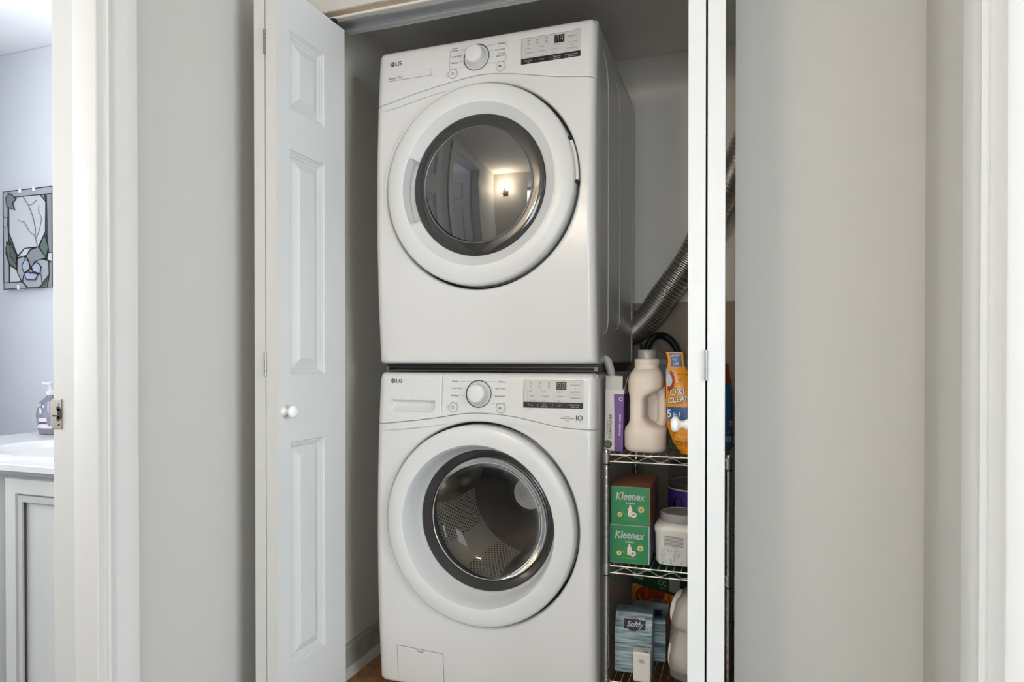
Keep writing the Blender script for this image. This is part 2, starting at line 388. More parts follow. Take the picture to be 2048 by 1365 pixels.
# ================================================================== bifold doors
def leaf_mesh(L, T, H, panels, side):
    """leaf: y 0..L, z 0..H, thickness along x 0..T; raised panels on face x=T (side 1) or x=0 (side -1)"""
    m = MB(); ys = sorted({0, L, *[p[0] for p in panels], *[p[1] for p in panels]}); zs = sorted({0, H, *[p[2] for p in panels], *[p[3] for p in panels]})
    for s_, xf in ((1, T), (-1, 0.0)):
        pp = panels if s_ in side else []
        Y = ys if pp else [0, L]; Z = zs if pp else [0, H]
        for a, b in zip(Y, Y[1:]):
            for c, d in zip(Z, Z[1:]):
                if any(abs(a-p[0]) < 1e-6 and abs(b-p[1]) < 1e-6 and c >= p[2]-1e-6 and d <= p[3]+1e-6 for p in pp): continue
                m.quad((xf, a, c), (xf, b, c), (xf, b, d), (xf, a, d))
        for y0, y1, z0, z1 in pp:
            steps = [(0, 0), (0.003, 0.0045), (0.006, 0.0040), (0.008, 0.0070), (0.012, 0.0080), (0.016, 0.0125), (0.018, 0.0130), (0.0195, 0.0128), (0.0405, 0.0030), (0.0425, 0.0018)]
            for (i0, d0), (i1, d1) in zip(steps, steps[1:]):
                A = [(y0+i0, z0+i0), (y1-i0, z0+i0), (y1-i0, z1-i0), (y0+i0, z1-i0)]
                B = [(y0+i1, z0+i1), (y1-i1, z0+i1), (y1-i1, z1-i1), (y0+i1, z1-i1)]
                for k in range(4):
                    q = (k+1) % 4
                    m.quad((xf-s_*d0, *A[k]), (xf-s_*d0, *A[q]), (xf-s_*d1, *B[q]), (xf-s_*d1, *B[k]))
            i1, d1 = steps[-1]
            m.quad((xf-s_*d1, y0+i1, z0+i1), (xf-s_*d1, y1-i1, z0+i1), (xf-s_*d1, y1-i1, z1-i1), (xf-s_*d1, y0+i1, z1-i1))
    m.quad((0, 0, 0), (T, 0, 0), (T, 0, H), (0, 0, H)); m.quad((0, L, 0), (T, L, 0), (T, L, H), (0, L, H))
    m.quad((0, 0, 0), (0, L, 0), (T, L, 0), (T, 0, 0)); m.quad((0, 0, H), (0, L, H), (T, L, H), (T, 0, H))
    return m
LEAF_L, LEAF_T, LEAF_H, LEAF_Z = 0.297, 0.0335, 2.002, 0.016
PANELS = [(0.052, 0.198, 1.683, 1.890), (0.052, 0.198, 0.986, 1.578), (0.052, 0.198, 0.215, 0.808)]
def knob_mesh(sx):
    m = MB(); pr = [(0.0115, 0.0), (0.0118, 0.003), (0.010, 0.006), (0.0072, 0.010), (0.0072, 0.015), (0.010, 0.019), (0.0150, 0.022), (0.0165, 0.026), (0.0158, 0.031), (0.0115, 0.0345), (0.005, 0.036), (0, 0.0362)]
    return m.lathe([(r, sx*h) for r, h in pr], 'x', n=28)
def hinge_mesh():
    m = MB()
    for k in range(5): m.lathe([(0.0034, -0.031+k*0.0125), (0.0034, -0.031+k*0.0125+0.0115)], 'z', n=10)
    m.box(-0.0012, 0.0012, 0.001, 0.022, -0.031, 0.031)
    return m
def bifold(n, x_pivot, x_lead, yf, side, rz_p, rz_l, lab):
    # kind structure; leaves fold outward, hinge edge to the hall
    root = bpy.data.objects.new('door_%d' % n, None); COL.objects.link(root); root['kind'] = 'structure'; root['label'] = lab
    root.location = (0, 0, 0)
    for x0, rz, nm in ((x_pivot, rz_p, 'leaf'), (x_lead, rz_l, 'leaf')):
        faces = [1, -1]
        o = part('leaf', leaf_mesh(LEAF_L, LEAF_T, LEAF_H, PANELS, faces), DOORP, root, smooth=14)
        o.location = (x0, yf, LEAF_Z); o.rotation_euler = (0, 0, rz)
        lead = x0 == x_lead
        if lead:
            k = part('knob', knob_mesh(side), KNOBP, o, smooth=50); k.location = (LEAF_T if side > 0 else 0, 0.028, 0.907-LEAF_Z)
            rl = part('roller', MB().lathe([(0.004, 0), (0.004, 0.012), (0.011, 0.012), (0.011, 0.02), (0.003, 0.021)], 'z', n=12), BLACKP, o, smooth=40)
            rl.location = (LEAF_T/2, LEAF_L-0.03, LEAF_H)
    xh = (x_pivot+LEAF_T+x_lead)/2 if x_lead > x_pivot else (x_lead+LEAF_T+x_pivot)/2
    for z in (0.17, 1.030, 1.858):
        h = part('hinge', hinge_mesh(), STEEL, root, smooth=40); h.location = (xh, yf-0.0025, z)
    return root
bifold(1, -1.1885, -1.1525, 1.405, 1, math.radians(-1.0), math.radians(-1.6), 'white raised-panel bifold door folded open at the left of the closet')
bifold(2, -0.0620, -0.0995, 1.382, -1, math.radians(1.0), math.radians(0.6), 'white bifold door folded open edge-on at the right of the closet')

# ================================================================== washer and dryer
HW, MH, ZC0, RL, DC = 0.343, 0.961, 0.517, 0.306, (0.0, 0.517)
SEAM_D = [(-0.343, 0.7865), (-0.29, 0.7965), (-0.2518, 0.8054), (-0.1731, 0.8206), (-0.1157, 0.8295), (-0.0595, 0.8372), (0.0036, 0.8418), (0.0653, 0.8367), (0.1257, 0.8261), (0.1995, 0.8101), (0.24, 0.8025), (0.2856, 0.7967), (0.343, 0.7880)]
SEAM_W = [(-0.343, 0.8005), (-0.3, 0.8036), (-0.2583, 0.8086), (-0.1908, 0.8167), (-0.1296, 0.8259), (-0.0681, 0.8365), (-0.0109, 0.8410), (0.042, 0.8395), (0.091, 0.8350), (0.1556, 0.8241), (0.2275, 0.8097), (0.2863, 0.8044), (0.343, 0.8024)]
def cat_tab(tab, n=60):   # smooth the seam polyline
    P = spline([(a, b, 0) for a, b in tab], 6); return [(p.x, p.y) for p in P]
def bow(z): return 0.024*(1-((z-MH/2)/(MH/2))**2)
def er(d, R):
    if d >= R: return 0.0
    d = max(0.0, d); return R-math.sqrt(max(0.0, R*R-(R-d)**2))
def ztop(x):
    R = 0.020; q = abs(x)-(HW-R)
    return MH if q <= 0 else MH-(R-math.sqrt(max(0.0, R*R-q*q)))
def ysurf(x, z):
    return -bow(z)+er(HW-abs(x), 0.022)
def S(e):   # surface point of the front, e metres proud
    return lambda x, z: (x, ysurf(x, z)-e, z)
def front_panel(seam):
    m = MB(); A = set()
    n = 224
    A.update(2*PI*k/n for k in range(n))
    zl, zr = seam[0][1], seam[-1][1]
    for x, z in ((-HW, 0), (HW, 0), (-HW, zl), (HW, zr)): A.add(math.atan2(z-ZC0, x) % (2*PI))
    A = sorted(A)
    def bound(a):
        dx, dz = math.cos(a), math.sin(a); best = 9
        if dx > 1e-9: best = min(best, HW/dx)
        if dx < -1e-9: best = min(best, -HW/dx)
        if dz < -1e-9: best = min(best, -ZC0/dz)
        if dz > 1e-9:
            lo, hi = 0.30, best
            f = lambda t: ZC0+t*dz-interp(t*dx, seam)
            if f(best) > 0:
                for _ in range(40):
                    mid = (lo+hi)/2
                    if f(mid) > 0: hi = mid
                    else: lo = mid
                best = lo
        return best
    rings = []
    # pocket floor, pocket wall, lip
    for r, dy, absd in ((0.255, 0.030, 1), (0.2985, 0.030, 1), (0.2990, 0.012, 0), (0.3000, 0.006, 0), (0.3015, 0.0028, 0), (0.3035, 0.0008, 0), (0.3065, 0.0, 0)):
        ring = []
        for a in A:
            x, z = r*math.cos(a), ZC0+r*math.sin(a)
            ring.append((x, (dy if absd else ysurf(x, z)+dy), z))
        rings.append(ring)
    ts = [0.1, 0.22, 0.36, 0.5, 0.64, 0.76]
    for t in ts:
        ring = []
        for a in A:
            b = bound(a); r = lerp(0.3065, max(b-0.022, 0.3072), t/0.80) ; x, z = r*math.cos(a), ZC0+r*math.sin(a)
            ring.append((x, ysurf(x, z)+er(z, 0.012), z))
        rings.append(ring)
    for inset in (0.022, 0.016, 0.011, 0.007, 0.004, 0.002, 0.0008, 0.0):
        ring = []
        for a in A:
            b = bound(a); x, z = b*math.cos(a), ZC0+b*math.sin(a)
            # inset along the ray, keeping outside the lip
            r = max(b-inset/max(0.55, max(abs(math.cos(a)), abs(math.sin(a)))), 0.3070+0.004*(0.022-inset)/0.022)
            r = min(r, b); x, z = r*math.cos(a), ZC0+r*math.sin(a)
            top = interp(x, seam)-z
            y = ysurf(x, z)+er(z, 0.012)+(er(top, 0.0025) if math.sin(a) > 0 else 0)
            ring.append((x, y, z))
        rings.append(ring)
    last = [(x, 0.05, z) for x, y, z in rings[-1]]
    rings.append(last)
    return m.loft(rings, cap=False)
def control_panel(seam, x0, x1, pocket=None, fine=False):
    m = MB(); gap = 0.0012
    xs = [x0]
    if x0 < -HW+0.001: xs += [x0+d for d in (0.0006, 0.002, 0.004, 0.007, 0.011, 0.016, 0.022)]
    step = 0.003 if fine else 0.008
    e = x1-(0.022 if x1 > HW-0.001 else 0)
    while xs[-1]+step < e-0.001: xs.append(xs[-1]+step)
    if x1 > HW-0.001: xs += [x1-d for d in (0.022, 0.016, 0.011, 0.007, 0.004, 0.002, 0.0006)]
    xs.append(x1)
    nv = 60 if fine else 18
    vs = [0, 0.006, 0.014]+[0.03+0.82*k/nv for k in range(nv+1)]+[0.90, 0.935, 0.96, 0.98, 0.993, 1.0]
    def fn(x, v):
        zb = interp(x, seam)+gap; zt = ztop(x); z = lerp(zb, zt, v)
        y = ysurf(x, z)+er(zt-z, 0.018)+er(z-zb, 0.0022)
        if x1 < HW-0.001: y += er(x1-x, 0.0018)
        if x0 > -HW+0.001: y += er(x-x0, 0.0018)
        if pocket: y += pocket(x, z)
        return (x, y, z)
    m.grid(fn, xs, vs)
    # turn the edges back so the panel has depth
    for i in range(len(xs)-1):
        for v in (0.0, 1.0):
            a, b = fn(xs[i], v), fn(xs[i+1], v); m.quad(a, b, (b[0], 0.05, b[2]), (a[0], 0.05, a[2]))
    for x in (x0, x1):
        for v0, v1 in zip(vs, vs[1:]):
            a, b = fn(x, v0), fn(x, v1); m.quad(a, b, (b[0], 0.05, b[2]), (a[0], 0.05, a[2]))
    return m
Y0 = -0.024
def ring_pts(rs, fn, n=192):
    return [[fn(r, 2*PI*k/n) for k in range(n)] for r in rs]
def door_ring(washer):
    m = MB(); n = 192; secs = []
    if washer:
        prof = [(0.2915, 0.020), (0.2925, 0.0), (0.2915, -0.012), (0.2885, -0.0185), (0.284, -0.021), (0.262, -0.0235), (0.240, -0.0255), (0.2362, -0.0245)]
    else:
        prof = [(0.2905, 0.020), (0.2915, 0.002), (0.2905, -0.008), (0.2880, -0.0145), (0.2835, -0.0170), (0.262, -0.0205), (0.2375, -0.0225), (0.2345, -0.0218)]
    for r, y in prof:
        secs.append([(r*math.cos(2*PI*k/n), Y0+y, ZC0+r*math.sin(2*PI*k/n)) for k in range(n)])
    return m.loft(secs, cap=False)
def door_bevel(washer):
    m = MB(); n = 192; secs = []
    if washer:
        rows = [(0.2362, -0.0245), (0.2335, -0.020), (0.2265, 0.010), (0.2195, 0.042), (0.2150, 0.058), (0.2120, 0.061)]
        for r, y in rows: secs.append([(r*math.cos(2*PI*k/n), Y0+y, ZC0+r*math.sin(2*PI*k/n)) for k in range(n)])
    else:
        T = [0, 0.08, 0.25, 0.5, 0.75, 0.92, 1.0]
        for t in T:
            row = []
            for k in range(n):
                a = 2*PI*k/n; d = abs(((a-PI-0.02+PI) % (2*PI))-PI)
                w = 1-smooth01((d-0.40)/0.045)     # the grip pocket at the left
                r = lerp(0.2345, 0.2045, t)
                y = -0.0218+0.019*t
                yp = -0.0218+0.046*smooth01(t/0.34)-0.020*smooth01((t-0.34)/0.66)
                row.append((r*math.cos(a), Y0+lerp(y, yp, w), ZC0+r*math.sin(a)))
            secs.append(row)
    return m.loft(secs, cap=False)
def machine(name, label, loc, washer):
    seam = cat_tab(SEAM_W if washer else SEAM_D)
    t = thing(name, label, 'washing machine' if washer else 'clothes dryer', loc)
    # cabinet: side, top, bottom, back sheets with a folded front edge
    D = 0.640
    cb = MB()
    cb.box(-HW+0.0015, -HW+0.004, 0.020, D, 0.004, MH-0.006).box(HW-0.004, HW-0.0015, 0.020, D, 0.004, MH-0.006)
    cb.box(-HW+0.0015, HW-0.0015, 0.020, D, 0.002, 0.006).box(-HW+0.004, HW-0.004, D-0.004, D, 0.006, MH-0.008)
    part('cabinet', cb, APPS, t)
    bd = MB()
    if not washer:
        for ya, yb, za, zb in ((0.075, 0.172, 0.055, 0.885), (0.262, 0.374, 0.075, 0.880)):
            c = 0.085
            # only the rear leg of each pressed bead catches the light: front leg is shallower
            pts = [(HW-0.0015, ya+0.02, zb+0.02)]+[(HW-0.0015, lerp(ya+0.02, yb, 1-(1-k/6)**2), lerp(zb+0.02, zb-0.07, (k/6)**1.5)) for k in range(1, 7)]
            pts += [(HW-0.0015, yb, lerp(zb-0.07, za+c, k/8)) for k in range(1, 9)]
            pts += [(HW-0.0015, yb-(yb-ya-0.02)*(k/7)**2, za+c-(c-0.03)*math.sin(PI/2*k/7)) for k in range(1, 8)]
            bd.tube(pts, 0.0022, 6)
        part('pressed_bead', bd, APPS, t, smooth=60)
    tc_ = [(HW, MH-0.0165)]+[(HW-0.0145+0.0145*math.cos(PI/2*k/6), MH-0.015+0.0145*math.sin(PI/2*k/6)) for k in range(7)]
    tc_ = tc_+[(-a, b) for a, b in reversed(tc_)]
    tp = MB().loft([[(a, y, b) for a, b in tc_] for y in (0.0205, D+0.004)])
    part('top_cover', tp, APPS, t, smooth=40)
    if not washer: part('back_frame', MB().box(HW-0.0015, HW+0.0004, D-0.007, D+0.003, 0.004, MH-0.0165), APPS, t)
    part('front_panel', front_panel(seam), APPL, t, smooth=40, label=None)
    if washer:
        def pocket(x, z):
            zt, zb_ = 0.8755, 0.8385
            hx = lerp(0.0635, 0.0755, smooth01((z-zb_)/0.012))
            dx = hx-abs(x+0.2237); dz = min(zt-z, z-zb_)
            if dx <= 0 or dz <= 0: return 0.0
            d = min(dx/0.006, (zt-z)/0.0025, 4*(z-zb_)/0.020)
            return 0.018*smooth01(min(1, d))*smooth01(0.25+0.75*min(1, (z-zb_)/0.022))
        part('detergent_drawer', control_panel(seam, -HW, -0.1262, pocket, True), APPL, t, smooth=40)
        part('control_panel', control_panel(seam, -0.1250, HW), APPL, t, smooth=40)
    else:
        part('control_panel', control_panel(seam, -HW, HW), APPL, t, smooth=40)
    # seam shadow strip behind the gap
    sb = MB()
    for (xa, za), (xb, zb) in zip(seam, seam[1:]):
        sb.quad((xa, 0.02, za-0.006), (xb, 0.02, zb-0.006), (xb, 0.02, zb+0.006), (xa, 0.02, za+0.006))
    part('seam_backing', sb, DARKGAP, t)
    # ---------------- door
    dr = part('door', door_ring(washer), RINGW, t, smooth=40)
    part('door_bevel', door_bevel(washer), BEVELW, dr, smooth=40)
    # channel behind the door edge
    part('door_channel', MB().lathe([(0.2982, 0.0295), (0.2930, 0.0295), (0.2925, 0.012), (0.2985, 0.012)], 'y', (0, -0.0, ZC0), 96, cap=False), DARKGAP, t)
    if washer:
        rim = MB().lathe([(0.2125, 0.0375), (0.2105, 0.0345), (0.206, 0.0345), (0.196, 0.047), (0.1885, 0.056), (0.1860, 0.055)], 'y', (0, 0, ZC0), 128, cap=False)
        part('window_rim', rim, RIMDARK, dr, smooth=40)
        part('rim_trim', MB().lathe([(0.1866, 0.0545), (0.1850, 0.0535), (0.1836, 0.0545), (0.1836, 0.0575)], 'y', (0, 0, ZC0), 128, cap=False), CHROME, dr, smooth=60)
        gl = MB().lathe([(0.1838, 0.056), (0.1790, 0.064), (0.1660, 0.079), (0.1470, 0.092), (0.120, 0.102), (0.085, 0.109), (0.05, 0.1125), (0.02, 0.114), (0.0, 0.1142)], 'y', (0, 0, ZC0), 96, cap=False)
        part('glass_bowl', gl, film('bowl_glass', (250, 250, 249), 0.0, 0.02, 1.32), dr, smooth=60)
        part('gasket', MB().lathe([(0.224, 0.066), (0.206, 0.068), (0.198, 0.076), (0.201, 0.088), (0.212, 0.094), (0.208, 0.104), (0.202, 0.110), (0.203, 0.120), (0.215, 0.124)], 'y', (0, 0, ZC0), 96, cap=False), RUBBER, t, smooth=60)
        # drum with UVs for the perforation
        dm = MB(); R = 0.226; n = 96
        ys = [0.122, 0.135, 0.22, 0.30, 0.38, 0.46, 0.50]
        secs = []
        for y in ys:
            rr = 0.209 if y == 0.122 else (0.222 if y == 0.135 else R)
            secs.append([(rr*math.cos(2*PI*k/n), y, ZC0+rr*math.sin(2*PI*k/n)) for k in range(n)])
        dm.loft(secs, cap=False)
        drum = part('drum', dm, drum_material(), t, smooth=60)
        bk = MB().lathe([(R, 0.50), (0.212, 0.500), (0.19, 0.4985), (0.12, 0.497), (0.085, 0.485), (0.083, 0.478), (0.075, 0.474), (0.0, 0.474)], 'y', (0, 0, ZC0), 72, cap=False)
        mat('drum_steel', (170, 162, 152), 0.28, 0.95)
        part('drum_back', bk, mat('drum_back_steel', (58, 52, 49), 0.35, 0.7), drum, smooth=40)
        part('drum_hub', MB().lathe([(0.060, 0.4735), (0.058, 0.468), (0.034, 0.466), (0.030, 0.470), (0.022, 0.470), (0.018, 0.465), (0, 0.464)], 'y', (0, 0, ZC0), 48, cap=False), mat('hub_grey', (190, 190, 188), 0.4), drum, smooth=40)
        for k in range(3):
            a = math.radians(-78+120*k); lf = MB(); sec = []
            for i, y in enumerate([0.15, 0.17, 0.24, 0.32, 0.41, 0.47, 0.49]):
                hgt = [0.004, 0.030, 0.052, 0.056, 0.050, 0.03, 0.004][i]; wd = [0.05, 0.06, 0.072, 0.076, 0.07, 0.06, 0.05][i]
                ring = []
                for j in range(9):
                    u = -1+2*j/8; h_ = hgt*(math.cos(u*PI/2)**0.6 if abs(u) < 1 else 0)
                    rr = R-0.001-h_; ang = a+u*wd/R
                    ring.append((rr*math.cos(ang), y, ZC0+rr*math.sin(ang)))
                sec.append(ring)
            for s0, s1 in zip(sec, sec[1:]):
                for j in range(8): lf.quad(s0[j], s0[j+1], s1[j+1], s1[j])
            part('drum_lifter', lf, MATS['drum_steel'], drum, smooth=50)
    else:
        gm = mat('dark_door_glass', (30, 28, 26), 0.03, spec=0.5, ior=2.35)
        an = MB().lathe([(0.2045, -0.024+0.0005), (0.2030, -0.0290), (0.1975, -0.0325), (0.185, -0.0338), (0.1695, -0.0335)], 'y', (0, 0, ZC0), 160, cap=False)
        part('outer_glass_ring', an, mat('smoked_glass_ring', (36, 34, 32), 0.06, spec=0.5, ior=1.75), dr, smooth=40)
        part('glass_seam', MB().lathe([(0.1700, -0.0330), (0.1690, -0.0352), (0.1668, -0.0358), (0.1650, -0.0345), (0.1640, -0.0325)], 'y', (0, 0, ZC0), 160, cap=False), mat('seam_grey', (104, 102, 99), 0.2, 0.4), dr, smooth=60)
        R = 0.95; dome = MB(); secs = []
        zc = 0.040; edge = 0.1645
        nn = 128
        for r in [0.1645, 0.163, 0.158, 0.15, 0.135, 0.115, 0.09, 0.06, 0.03, 0.001]:
            row = []
            for k in range(nn):
                x, z = r*math.cos(2*PI*k/nn), r*math.sin(2*PI*k/nn)
                y = -math.sqrt(R*R-x*x-(z-zc)**2)+R
                row.append((x, -0.0515+y+0.0035, ZC0+z))
            secs.append(row)
        dome.loft(secs, cap=True)
        part('glass_dome', dome, gm, dr, smooth=60)
        # hinge block in the gap at the right
        hb = MB()
        hb.loft([[(r*math.cos(a), y, ZC0+r*math.sin(a)) for r, y in ((0.2895, -0.004), (0.2975, -0.004), (0.2975, -0.028), (0.2895, -0.030))] for a in [math.radians(-2+22*k/10) for k in range(11)]])
        part('door_hinge', hb, RINGW, t, smooth=40)
        he = MB()
        for a in (-3.2, 21.2):
            a = math.radians(a); he.box(0.2935*math.cos(a)-0.004, 0.2935*math.cos(a)+0.004, -0.034, -0.02, ZC0+0.2935*math.sin(a)-0.004, ZC0+0.2935*math.sin(a)+0.004)
        part('hinge_slot', he, DARKGAP, t)
    # ---------------- dial, buttons, display, printing
    dc = (-0.0065, 0.898) if washer else (-0.0130, 0.897)
    ang = math.atan(-(bow(0.90)-bow(0.89))/0.01)     # backward lean of the panel
    def seat(o, x, z, e=0.0):
        o.location = S(e)(x, z); o.rotation_euler = (-ang*0+math.atan((bow(z-0.01)-bow(z+0.01))/0.02)*-1, 0, 0)
    seatm = lambda prof, n=56: MB().lathe([(r, -y) for r, y in prof], 'y', n=n)
    dial = part('dial', seatm([(0.0310, -0.001), (0.0310, 0.002), (0.0300, 0.004), (0.0285, 0.006), (0.0278, 0.018), (0.0270, 0.0235), (0.0250, 0.0265), (0.0220, 0.0275), (0.0, 0.0283)]), APPL, t, smooth=40)
    seat(dial, *dc)
    part('dial_ring', seatm([(0.0400, -0.001), (0.0405, 0.0012), (0.0392, 0.0020), (0.0380, 0.0010), (0.0372, -0.001)]), mat('dial_ring_grey', (92, 92, 92), 0.3, 0.6), dial, smooth=60)
    part('dial_well', seatm([(0.0378, 0.0002), (0.034, 0.0004), (0.0308, 0.0006)]), PANELW, dial, smooth=60)
    for nm, (bx, bz) in (('power_button', (-0.0865, 0.857)), ('start_button', (0.0635, 0.858))):
        b = part(nm, seatm([(0.0140, -0.001), (0.0140, 0.0012), (0.0132, 0.0020), (0.0122, 0.0008), (0.0115, 0.0030), (0.0, 0.0034)], 36), RINGW, t, smooth=35)
        seat(b, bx, bz)
        part('button_ring', seatm([(0.0152, -0.0005), (0.0150, 0.0008), (0.0140, 0.0012)], 36), mat('button_ring_grey', (168, 167, 165), 0.3), b, smooth=60)
        ic = MB(); f = lambda x, z: (x, -0.0036, z)
        if nm == 'power_button': ic.disc(0, 0, 0.0048, f, 24, r0=0.0036).patch(-0.0006, 0.0006, 0.0010, 0.0056, f)
        else: ic.poly([(-0.005, -0.004), (0.0005, 0), (-0.005, 0.004)], f).patch(0.0014, 0.0026, -0.004, 0.004, f).patch(0.0036, 0.0048, -0.004, 0.004, f)
        part('button_icon', ic, INK, b, fix=False)
    dx0, dx1, dz0, dz1 = (0.1320, 0.3065, 0.8618, 0.9405) if washer else (0.1255, 0.2985, 0.8530, 0.9290)
    dsp = part('display_panel', MB().patch(dx0, dx1, dz0, dz1, S(0.0005), 6, 6), PANELW, t, fix=False)
    part('touch_strip', MB().patch(dx0, dx1, dz0, dz0+0.0165, S(0.0008), 6, 2), BLACKG, dsp, fix=False)
    gx = 0.229
    gx += 0.0 if washer else -0.006
    part('digit_window', MB().patch(gx, gx+0.0285, dz1-0.0275, dz1-0.0045, S(0.0010), 1, 1), BLACKG, dsp, fix=False)
    part('display_outline', MB().patch(dx0-0.0004, dx1, dz1-0.0004, dz1+0.0007, S(0.0009), 6, 1).patch(dx0-0.0007, dx0+0.0004, dz0, dz1, S(0.0009), 1, 6), INKL, dsp, fix=False)
    dg = MB()
    def seg(cx, cz, bars, w=0.0085, h=0.0165):
        th = 0.0013; f = S(0.0013)
        B = {'a': (cx-w/2, cx+w/2, cz+h/2-th, cz+h/2), 'g': (cx-w/2, cx+w/2, cz-th/2, cz+th/2), 'd': (cx-w/2, cx+w/2, cz-h/2, cz-h/2+th),
             'f': (cx-w/2, cx-w/2+th, cz, cz+h/2), 'b': (cx+w/2-th, cx+w/2, cz, cz+h/2), 'e': (cx-w/2, cx-w/2+th, cz-h/2, cz), 'c': (cx+w/2-th, cx+w/2, cz-h/2, cz)}
        for k in bars: dg.patch(*B[k], f)
    seg(gx+0.0082, dz1-0.016, 'abcdfg' if washer else 'abcefg'); seg(gx+0.0203, dz1-0.016, 'abcdefg' if washer else 'abcefg')
    part('digits', dg, DIGIT, dsp, fix=False)
    P = MB(); L = MB(); Wt = MB(); f = S(0.0007); fw = S(0.0012); fd = S(0.0009)
    # maker's badge: disc with the letter face, then the two letters
    bx, bz = (-0.2905, 0.9345) if washer else (-0.2905, 0.9165)
    P.disc(bx, bz, 0.0078, f, 28)
    P.text('LG', bx+0.0105, bz, 0.0185, f, 'l', bold=0.012)
    fb = S(0.0009)
    bdg = MB().disc(bx, bz, 0.0058, fb, 24, r0=0.0048, a0=-0.3, a1=1.45*PI).patch(bx-0.0008, bx+0.0004, bz-0.0030, bz+0.0034, fb).patch(bx-0.0008, bx+0.0026, bz-0.0030, bz-0.0020, fb).disc(bx-0.0030, bz+0.0022, 0.0008, fb, 8).patch(bx+0.0020, bx+0.0060, bz-0.0005, bz+0.0006, fb)
    part('badge_face', bdg, PANELW, t, fix=False)
    rows = [0.9345, 0.9145, 0.8925, 0.8705] if washer else [0.9275, 0.9095, 0.8905, 0.8725]
    left = ['Normal', 'Heavy Duty', 'Bedding', 'Towels']; right = ['Delicates', 'Perm. Press', 'Speed Wash', 'Tub Clean'] if washer else ['Delicates', 'Perm. Press', 'Speed Dry', 'Air Dry']
    for i, z in enumerate(rows):
        P.text(left[i], -0.0925, z, 0.0066, f, 'l', bold=0.006); P.text(right[i], 0.0765, z, 0.0066, f, 'r', bold=0.006)
        wl = [0.021, 0.0335, 0.024, 0.0215][i]; wr = [0.0275, 0.034, 0.0345, 0.027][i]
        if not washer and i == 3: wr = 0.0215
        xa = -0.0925+wl+0.004; xb = dc[0]-[0.020, 0.036, 0.0415, 0.036][i]
        if xb > xa: L.patch(xa, xb, z-0.0003, z+0.0004, f)
        xa = dc[0]+[0.020, 0.036, 0.0415, 0.036][i]; xb = 0.0765-wr-0.004
        if xb > xa: L.patch(xa, xb, z-0.0003, z+0.0004, f)
    L.disc(-0.1035, 0.860, 0.0045, f, 14, r0=0.0036); L.text('Smart', -0.1035, 0.852, 0.0045, f, 'c'); L.patch(-0.1055, -0.1015, 0.8597, 0.8603, f)
    if not washer:
        P.text('Cotton/', -0.0925, 0.9345, 0.0060, f, 'l', bold=0.006); P.text('Small Load', 0.0765, 0.8975, 0.0058, f, 'r', bold=0.006)
        L.patch(-0.0985, -0.0975, 0.868, 0.930, f, 1, 4); L.patch(0.0800, 0.0810, 0.914, 0.935, f); L.patch(0.0790, 0.0800, 0.872, 0.893, f)
        P.text('Sensor Dry', -0.3030, 0.8725, 0.0105, f, 'l'); L.patch(-0.3030, -0.1535, 0.8635, 0.8648, f, 6, 1)
        L.disc(-0.1600, 0.8800, 0.0058, f, 4, r0=0.0050); L.patch(-0.1640, -0.1560, 0.8796, 0.8803, f); L.text('dry', -0.1600, 0.8712, 0.005, f)
    # display printing
    w_, h_ = dx1-dx0, dz1-dz0
    def DX(u): return dx0+u*w_
    def DZ(v): return dz0+v*h_
    strip = ['Temp.', 'Spin', 'Soil', 'Delay Wash'] if washer else ['Dry Level', 'Temp.', 'Time Dry', 'Wrinkle Care']
    sub = ['', 'Drain Only', '', 'Control Lock'] if washer else ['Light', '', 'More / Less', 'Control Lock']
    for i in range(4):
        u = (0.125, 0.36, 0.61, 0.865)[i]
        Wt.text(strip[i], DX(u), DZ(0.128 if sub[i] else 0.105), 0.0058, fw, 'c', bold=0.006)
        if sub[i]: Wt.text(sub[i], DX(u), DZ(0.055), 0.0042, fw, 'c')
        if i: Wt.patch(DX(i/4.0), DX(i/4.0)+0.0003, DZ(0.05), DZ(0.15), fw)
    cols = [['Hot', 'Warm', 'Tap Cold'], ['High', 'Medium', 'Low'], ['Heavy', 'Normal', 'Light']] if washer else [['More', 'Normal', 'Less'], ['High', 'Medium', 'Low'], ['60 Min', '40', '20']]
    for c in range(3):
        for r_ in range(3):
            u = (0.075, 0.31, 0.55)[c]; v = (0.59, 0.425, 0.265)[r_]
            L.patch(DX(u)-0.0012, DX(u)+0.0008, DZ(v)-0.0012, DZ(v)+0.0008, fd); L.text(cols[c][r_], DX(u)+0.0045, DZ(v), 0.0052, fd, 'l', bold=0.006)
        for r_ in range(2):
            u = (0.12, 0.27, 0.43)[c]; v = (0.90, 0.77)[r_]
            L.patch(DX(u)-0.003, DX(u)+0.003, DZ(v)-0.0011, DZ(v)+0.0016, fd); L.text(('Add', 'Wash', 'Lock', 'Sense', 'Steam', 'Clean')[c*2+r_], DX(u), DZ(v-0.055), 0.0040, fd, 'c')
    for v in (0.50, 0.345): L.patch(DX(0.075)-0.0012, DX(0.075)+0.0008, DZ(v)-0.0012, DZ(v)+0.0008, fd)
    rc = ['Cold Wash', 'Extra Rinse', 'Fresh Care'] if washer else ['Damp Dry', 'Less Time', 'Energy Saver']
    for i, s_ in enumerate(rc):
        v = (0.83, 0.60, 0.375)[i]
        L.text(s_, DX(0.865), DZ(v), 0.0060, fd, 'c', bold=0.006); L.patch(DX(0.865)-0.002, DX(0.865)+0.002, DZ(v+0.085), DZ(v+0.085)+0.0014, fd)
        L.patch(DX(0.775), DX(0.955), DZ(v-0.105), DZ(v-0.105)+0.0003, fd)
    L.text('Smart Care', dx1-0.002, dz1+0.0042, 0.0042, f, 'r')
